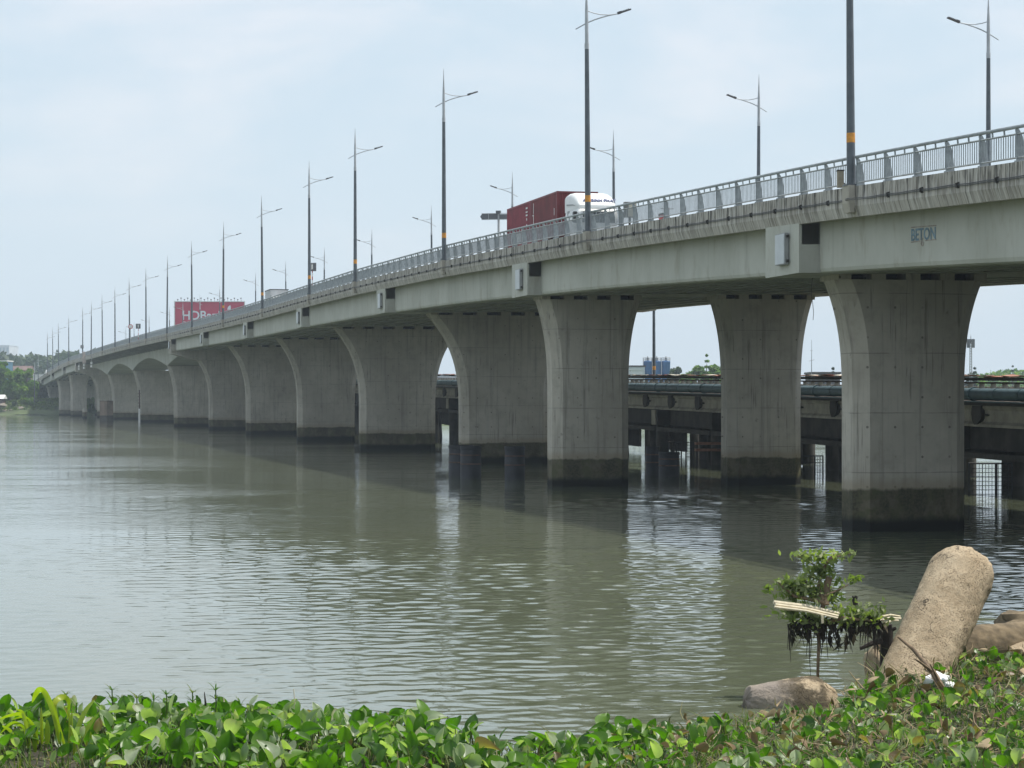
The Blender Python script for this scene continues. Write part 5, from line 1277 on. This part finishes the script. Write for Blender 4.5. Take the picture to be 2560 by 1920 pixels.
# loose fallen and thin stems between the leaves, more of them on the right
Xs,Ys=scatter(18000,-10,14.5,31.2,52); kk=r.random(len(Xs))<np.where(Xs/Ys>.05,.95,.25); Xs,Ys=Xs[kk],Ys[kk]; m_=len(Xs)
gzs=np.maximum(bankz(Xs,Ys),0)+.02+.16*r.random(m_); a_=r.uniform(0,2*PI,m_); ll=(.18+.4*r.random(m_))*np.where(r.random(m_)<.12,1.9,1)
Bs=np.stack([Xs,Ys,gzs],1); Ts=Bs+np.stack([np.cos(a_)*ll,np.sin(a_)*ll,r.normal(.05,.12,m_)],1)
v3,f3,t3=stalks(Bs,Ts,.007+.006*r.random(m_),np.clip(r.normal(.6,.28,m_),0,1),r,.2)
o1=len(v1); o2=o1+len(v2)
hy=np_mesh('water_hyacinth',np.concatenate([v1,v2,v3]),np.concatenate([f1,f2+o1,f3+o2]),[M_hya,M_stalk],None,np.concatenate([t1,t2,t3]),np.concatenate([np.zeros(len(f1)),np.ones(len(f2)+len(f3))]),smooth=True)
tag(hy,'mat of green water hyacinth along the near bank, thick at left and drier at right','water plants',None,'stuff')
# dry twigs, straw and curled brown leaves caught in the right-hand growth
Xd,Yd=scatter(9000,1.5,14.5,32,52); kd_=r.random(len(Xd))<.22; Xd,Yd=Xd[kd_],Yd[kd_]; md=len(Xd)
gd=np.maximum(bankz(Xd,Yd),0)+.10+.26*r.random(md); ad_=r.uniform(0,2*PI,md); ld=.25+.55*r.random(md)**2
Bd=np.stack([Xd,Yd,gd],1); Td=Bd+np.stack([np.cos(ad_)*ld,np.sin(ad_)*ld*.6,r.normal(.03,.14,md)],1)
va,fa,ta_=stalks(Bd,Td,.006+.008*r.random(md)**2,np.clip(r.normal(.75,.25,md),0,1),r,.14)
nd=520; sel=r.choice(md,min(nd,md),False); nd=len(sel)
vb,fb,tb_=leaves(Bd[sel]+np.array([0,0,.05]),.08+.12*r.random(nd),.06+.07*r.random(nd),r.uniform(0,6.28,nd),r.normal(.3,.6,nd),r.normal(0,.8,nd),r.normal(.8,.5,nd),r.normal(-.5,.6,nd),r.random(nd),r)
M_dryl=mat_leaf('dry_litter',[(0,(.10,.065,.035)),(.5,(.24,.17,.095)),(1,(.40,.32,.20))],.1,.8)
dl=np_mesh('dry_litter',np.concatenate([va,vb]),np.concatenate([fa,fb+len(va)]),M_dryl,None,np.concatenate([ta_,tb_]),smooth=True); tag(dl,'dry brown twigs and curled dead leaves caught in the right-hand bank growth','litter',None,'stuff')
# low grassy weed between them
Xw,Yw=scatter(13500,-11,14.5,31.2,50); gw=np.maximum(bankz(Xw,Yw),0); m_=len(Xw); a_=r.uniform(0,2*PI,m_); hl=.12+.28*r.random(m_)
Bw=np.stack([Xw,Yw,gw+.0],1); Tw=Bw+np.stack([np.cos(a_)*hl*.5,np.sin(a_)*hl*.5,hl],1)
def blades(B,T,w_,tint,r,arch=.25,seg=4):
    n=len(B); t=np.linspace(0,1,seg+1); d=T-B; hor=np.stack([-d[:,1],d[:,0],0*d[:,0]],1); hn=np.linalg.norm(hor,axis=1)[:,None]+1e-6; hor=hor/hn
    c=B[:,None]+d[:,None]*t[None,:,None]; c[:,:,2]+=arch*np.linalg.norm(d,axis=1)[:,None]*np.sin(t*PI)[None]*.6; 
    wid=w_[:,None]*np.interp(t,[0,.4,1],[.8,1,.03])[None]
    V=np.stack([c-hor[:,None]*wid[:,:,None]/2,c+hor[:,None]*wid[:,:,None]/2],2).reshape(-1,3); k=(seg+1)*2
    q=np.array([(2*i,2*i+1,2*i+3,2*i+2) for i in range(seg)]); Fq=(np.arange(n)[:,None,None]*k+q[None]).reshape(-1,4)
    return V,Fq,np.repeat(tint,k)
M_grass=mat_leaf('grass_blade',[(0,(.10,.18,.02)),(.5,(.05,.11,.02)),(1,(.24,.21,.07))],.4,.45)
v,f,t_=blades(Bw,Tw,.012+.014*r.random(m_),r.random(m_)*.9,r); o=np_mesh('ground_weed',v,f,M_grass,None,t_,smooth=True); tag(o,'thin grassy weed growing between the hyacinth leaves','weed',None,'stuff')
# yellow-green broad-bladed grass at the left
M_ygrass=mat_leaf('yellow_green_blade',[(0,(.36,.40,.03)),(.5,(.25,.34,.03)),(1,(.13,.24,.03))],.45,.4)
def grass_clump(label,base,items,Y):
    o=W(*base,Y); root=thing('grass_clump',o,label,'grass clump','yellow-green grass clumps at left')
    for pts,wpx,tn in items:
        P=[W(x,y,Y+.1*i) for i,(x,y) in enumerate(pts)]
        # resample to a smooth ribbon
        import mathutils
        n=14; cps=[P[0]]+P+[P[-1]]; S_=[]
        for i in range(1,len(cps)-2):
            for q in range(5):
                t=q/5; a,b,c,d=cps[i-1:i+3]; S_.append(.5*((2*b)+(c-a)*t+(2*a-5*b+4*c-d)*t*t+(3*b-a-3*c+d)*t**3))
        S_.append(P[-1]); k=len(S_); V=[];T=[]
        for i,p in enumerate(S_):
            tg=(S_[min(i+1,k-1)]-S_[max(i-1,0)]).normalized(); s_=tg.cross(Vector((0,1,0))); s_=(s_.normalized() if s_.length>.01 else Vector((1,0,0)))*.8+Vector((0,.6,0)); s_.normalize()
            w_=1.45*wpx*Y/F*float(np.interp(i/(k-1),[0,.25,.6,.9,1],[.55,1,.95,.4,.03]))/2
            V+=[p-s_*w_,p+Vector((0,.25*w_,-.25*w_)),p+s_*w_]; T+=[tn+.1*i/k]*3
        Fq=[]
        for i in range(k-1):
            for j in(0,1): a=i*3+j; Fq.append((a,a+1,a+4,a+3))
        np_mesh('blade',[tuple(q) for q in V],Fq,M_ygrass,root,np.clip(T,0,1),smooth=True,origin=tuple(o))
grass_clump('tall yellow-green grass clump with arching broad blades, near the left edge',(155,1850),[([(150,1860),(136,1790),(122,1750),(108,1727),(96,1726),(86,1742),(80,1757)],15,.15),([(160,1860),(142,1800),(135,1765),(146,1746),(163,1744),(172,1758),(168,1800)],13,.1),([(105,1860),(104,1810),(103,1768)],9,.0),([(118,1860),(119,1825),(117,1798)],14,.35),([(175,1870),(178,1820),(180,1775)],9,.2),([(185,1870),(195,1820),(215,1775),(238,1748)],12,.5),([(190,1880),(212,1830),(245,1785)],11,.55),([(170,1880),(176,1830),(174,1790),(168,1770)],9,.05),([(185,1900),(187,1860),(186,1828)],9,.0),([(208,1910),(213,1880),(218,1850)],10,.05),([(230,1900),(229,1860),(226,1828)],9,.05)],33.9)
grass_clump('lower yellow-green grass clump drooping at the left edge',(70,1860),[([(70,1870),(72,1830),(66,1800),(50,1785),(20,1790),(-6,1800)],10,.05),([(74,1860),(62,1800),(55,1780),(42,1774)],10,.0),([(70,1870),(60,1820),(30,1808),(0,1835)],9,.25),([(85,1870),(90,1830),(80,1812),(66,1810)],11,.3),([(95,1860),(84,1815),(60,1793),(30,1800)],8,.15),([(40,1870),(28,1830),(0,1812)],9,.1),([(88,1880),(86,1850),(88,1825)],12,.35)],33.85)
# slender umbrella sedges along the top of the mat
SG=[(162,1734,'sedge just right of the tall yellow-green clump'),(188,1755,'low sedge right of the tall yellow-green clump'),(278,1722,'tall sedge above the first big hyacinth leaf from the left'),(301,1738,'sedge right of the tallest left sedge'),(340,1742,'single-stem sedge in the left middle of the mat'),(382,1740,'spreading sedge left of the mat centre'),(414,1733,'full sedge with many blades left of the mat centre'),(479,1722,'tall double-tiered sedge above the dark hyacinth leaves'),(537,1722,'tall sedge beside a dead stalk'),(599,1753,'small sedge left of the highest hyacinth leaves')]
for i,(x,y,lab) in enumerate(SG):
    Yq=36.4; o=W(x,y+75,Yq); root=thing('sedge',o,lab,'sedge','sedges rising from the hyacinth mat'); top=W(x+2,y+(10 if i%2 else 4),Yq)
    mb=MB(); mb.tube([o,(o+top)/2+Vector((.015,0,0)),top],[.016,.014,.010],5); mb.build('stem',M_stalk,root,o)
    rg=np.random.default_rng(70+i); k=11; tiers=[top]+([top+Vector((0,0,-.14))] if i in(2,6,7,8) else [])
    Bb=[];Tt=[]
    for tp in tiers:
        for q in range(k):
            a=2*PI*q/k+rg.random()*.5; l_=.15+.09*rg.random(); Bb.append(tuple(tp)); Tt.append((tp.x+math.cos(a)*l_,tp.y+math.sin(a)*l_,tp.z+.10*rg.random()-.03+(.08 if q%4==0 else 0)))
    v,f,t_=blades(np.array(Bb),np.array(Tt),np.full(len(Bb),.024),rg.random(len(Bb))*.35+.35,rg,.2); np_mesh('umbel',v,f,M_grass,root,t_,smooth=True,origin=tuple(o))
# dry upright stalks
for i,(x,y0,y1,lab) in enumerate(((512,1730,1790,'dark dead stalk between two tall sedges'),(560,1745,1800,'pale dead leaf stalk left of the small sedge'),(735,1722,1790,'thin straight stem left of the highest hyacinth leaf'),(1120,1790,1870,'dark dead stalk at the right end of the big leaves'))):
    stick('dead_stalk',[W(x,y1+20,36.2),W(x+2,(y0+y1)/2,36.2),W(x-1,y0,36.2)],[.012,.018 if i<2 else .009,.006],M_darkwood if i in(0,3) else M_bamboo,lab,'dead stalk')

# ------------------------------------------------------------------ light, sky, haze, camera
SUN_EL,SUN_AZ=R(64),R(12)                              # azimuth measured from +X (right) towards +Y (away)
sd=Vector((math.cos(SUN_EL)*math.cos(SUN_AZ),math.cos(SUN_EL)*math.sin(SUN_AZ),math.sin(SUN_EL)))
li=bpy.data.lights.new('sun','SUN'); li.energy=SUN_E; li.angle=R(.9); li.color=(1.0,.945,.86)
lo=bpy.data.objects.new('sun',li); C.objects.link(lo); lo.rotation_euler=sd.to_track_quat('Z','Y').to_euler(); lo.location=(60,-20,90)
wd=bpy.data.worlds.new('World'); S.world=wd; wd.use_nodes=True; nt=wd.node_tree; bg=nt.nodes['Background']
sky=nt.nodes.new('ShaderNodeTexSky'); sky.sky_type='NISHITA'; sky.sun_disc=False; sky.sun_elevation=SUN_EL; sky.sun_rotation=math.atan2(sd.x,sd.y); sky.altitude=0; sky.air_density=1.1; sky.dust_density=3.5; sky.ozone_density=1.2
tc=nt.nodes.new('ShaderNodeTexCoord'); dirv=tc.outputs['Generated']
mp=nt.nodes.new('ShaderNodeMapping'); mp.inputs['Scale'].default_value=(1.0,1.0,2.6); link(nt,dirv,mp.inputs[0])
c1=noise(nt,mp.outputs[0],5.2,6,.55,.4); c2=noise(nt,mp.outputs[0],13.0,6,.6,.3)
el=sep(nt,dirv)[2]
veil=ramp(nt,c1,.40,.66); fine=ramp(nt,c2,.3,.7)
k=1/.1
hz=mix(nt,ramp(nt,el,-.02,.16),tuple(v*k for v in HZ0),tuple(v*k for v in HZ1))
cl=mix(nt,ramp(nt,el,.02,.25),tuple(v*k for v in CL0),tuple(v*k for v in CL1))
lay=mix(nt,math_(nt,'MULTIPLY',math_(nt,'MULTIPLY',veil,math_(nt,'ADD',math_(nt,'MULTIPLY',fine,.35),.65)),ramp(nt,el,.0,.15,.25,.85)),hz,cl)
full=mix(nt,.86,sky.outputs[0],lay)
link(nt,full,bg.inputs['Color']); bg.inputs['Strength'].default_value=.1
if HAZE>0:
    mb=MB(); mb.box((0,1880,62),(6700,3900,132)); m=bpy.data.materials.new('haze'); m.use_nodes=True; nt=m.node_tree; nt.nodes.remove(nt.nodes['Principled BSDF'])
    v=nt.nodes.new('ShaderNodeVolumePrincipled'); v.inputs['Density'].default_value=HAZE; v.inputs['Color'].default_value=(.74,.87,1.0,1); v.inputs['Anisotropy'].default_value=.0
    link(nt,v.outputs[0],nt.nodes['Material Output'].inputs['Volume']); hz_=mb.build('haze',m); hz_['kind']='stuff'; hz_['label']='pale river haze over the whole scene'; hz_['category']='haze'
cam=bpy.data.cameras.new('camera'); co=bpy.data.objects.new('camera',cam); C.objects.link(co); co.location=(0,0,H); co.rotation_euler=(R(90),0,0)
cam.sensor_fit='HORIZONTAL'; cam.sensor_width=36; cam.lens=F/2560*36; cam.shift_y=(YH-960)/2560; cam.clip_start=.1; cam.clip_end=9000
S.camera=co
S.view_settings.view_transform='Standard'; S.view_settings.look='None'; S.view_settings.exposure=EXPO; S.view_settings.gamma=1
S.cycles.max_bounces=8; S.cycles.diffuse_bounces=2; S.cycles.glossy_bounces=3; S.cycles.transmission_bounces=3; S.cycles.volume_bounces=0; S.cycles.transparent_max_bounces=4
S.cycles.use_denoising=True; S.cycles.caustics_reflective=False; S.cycles.caustics_refractive=False
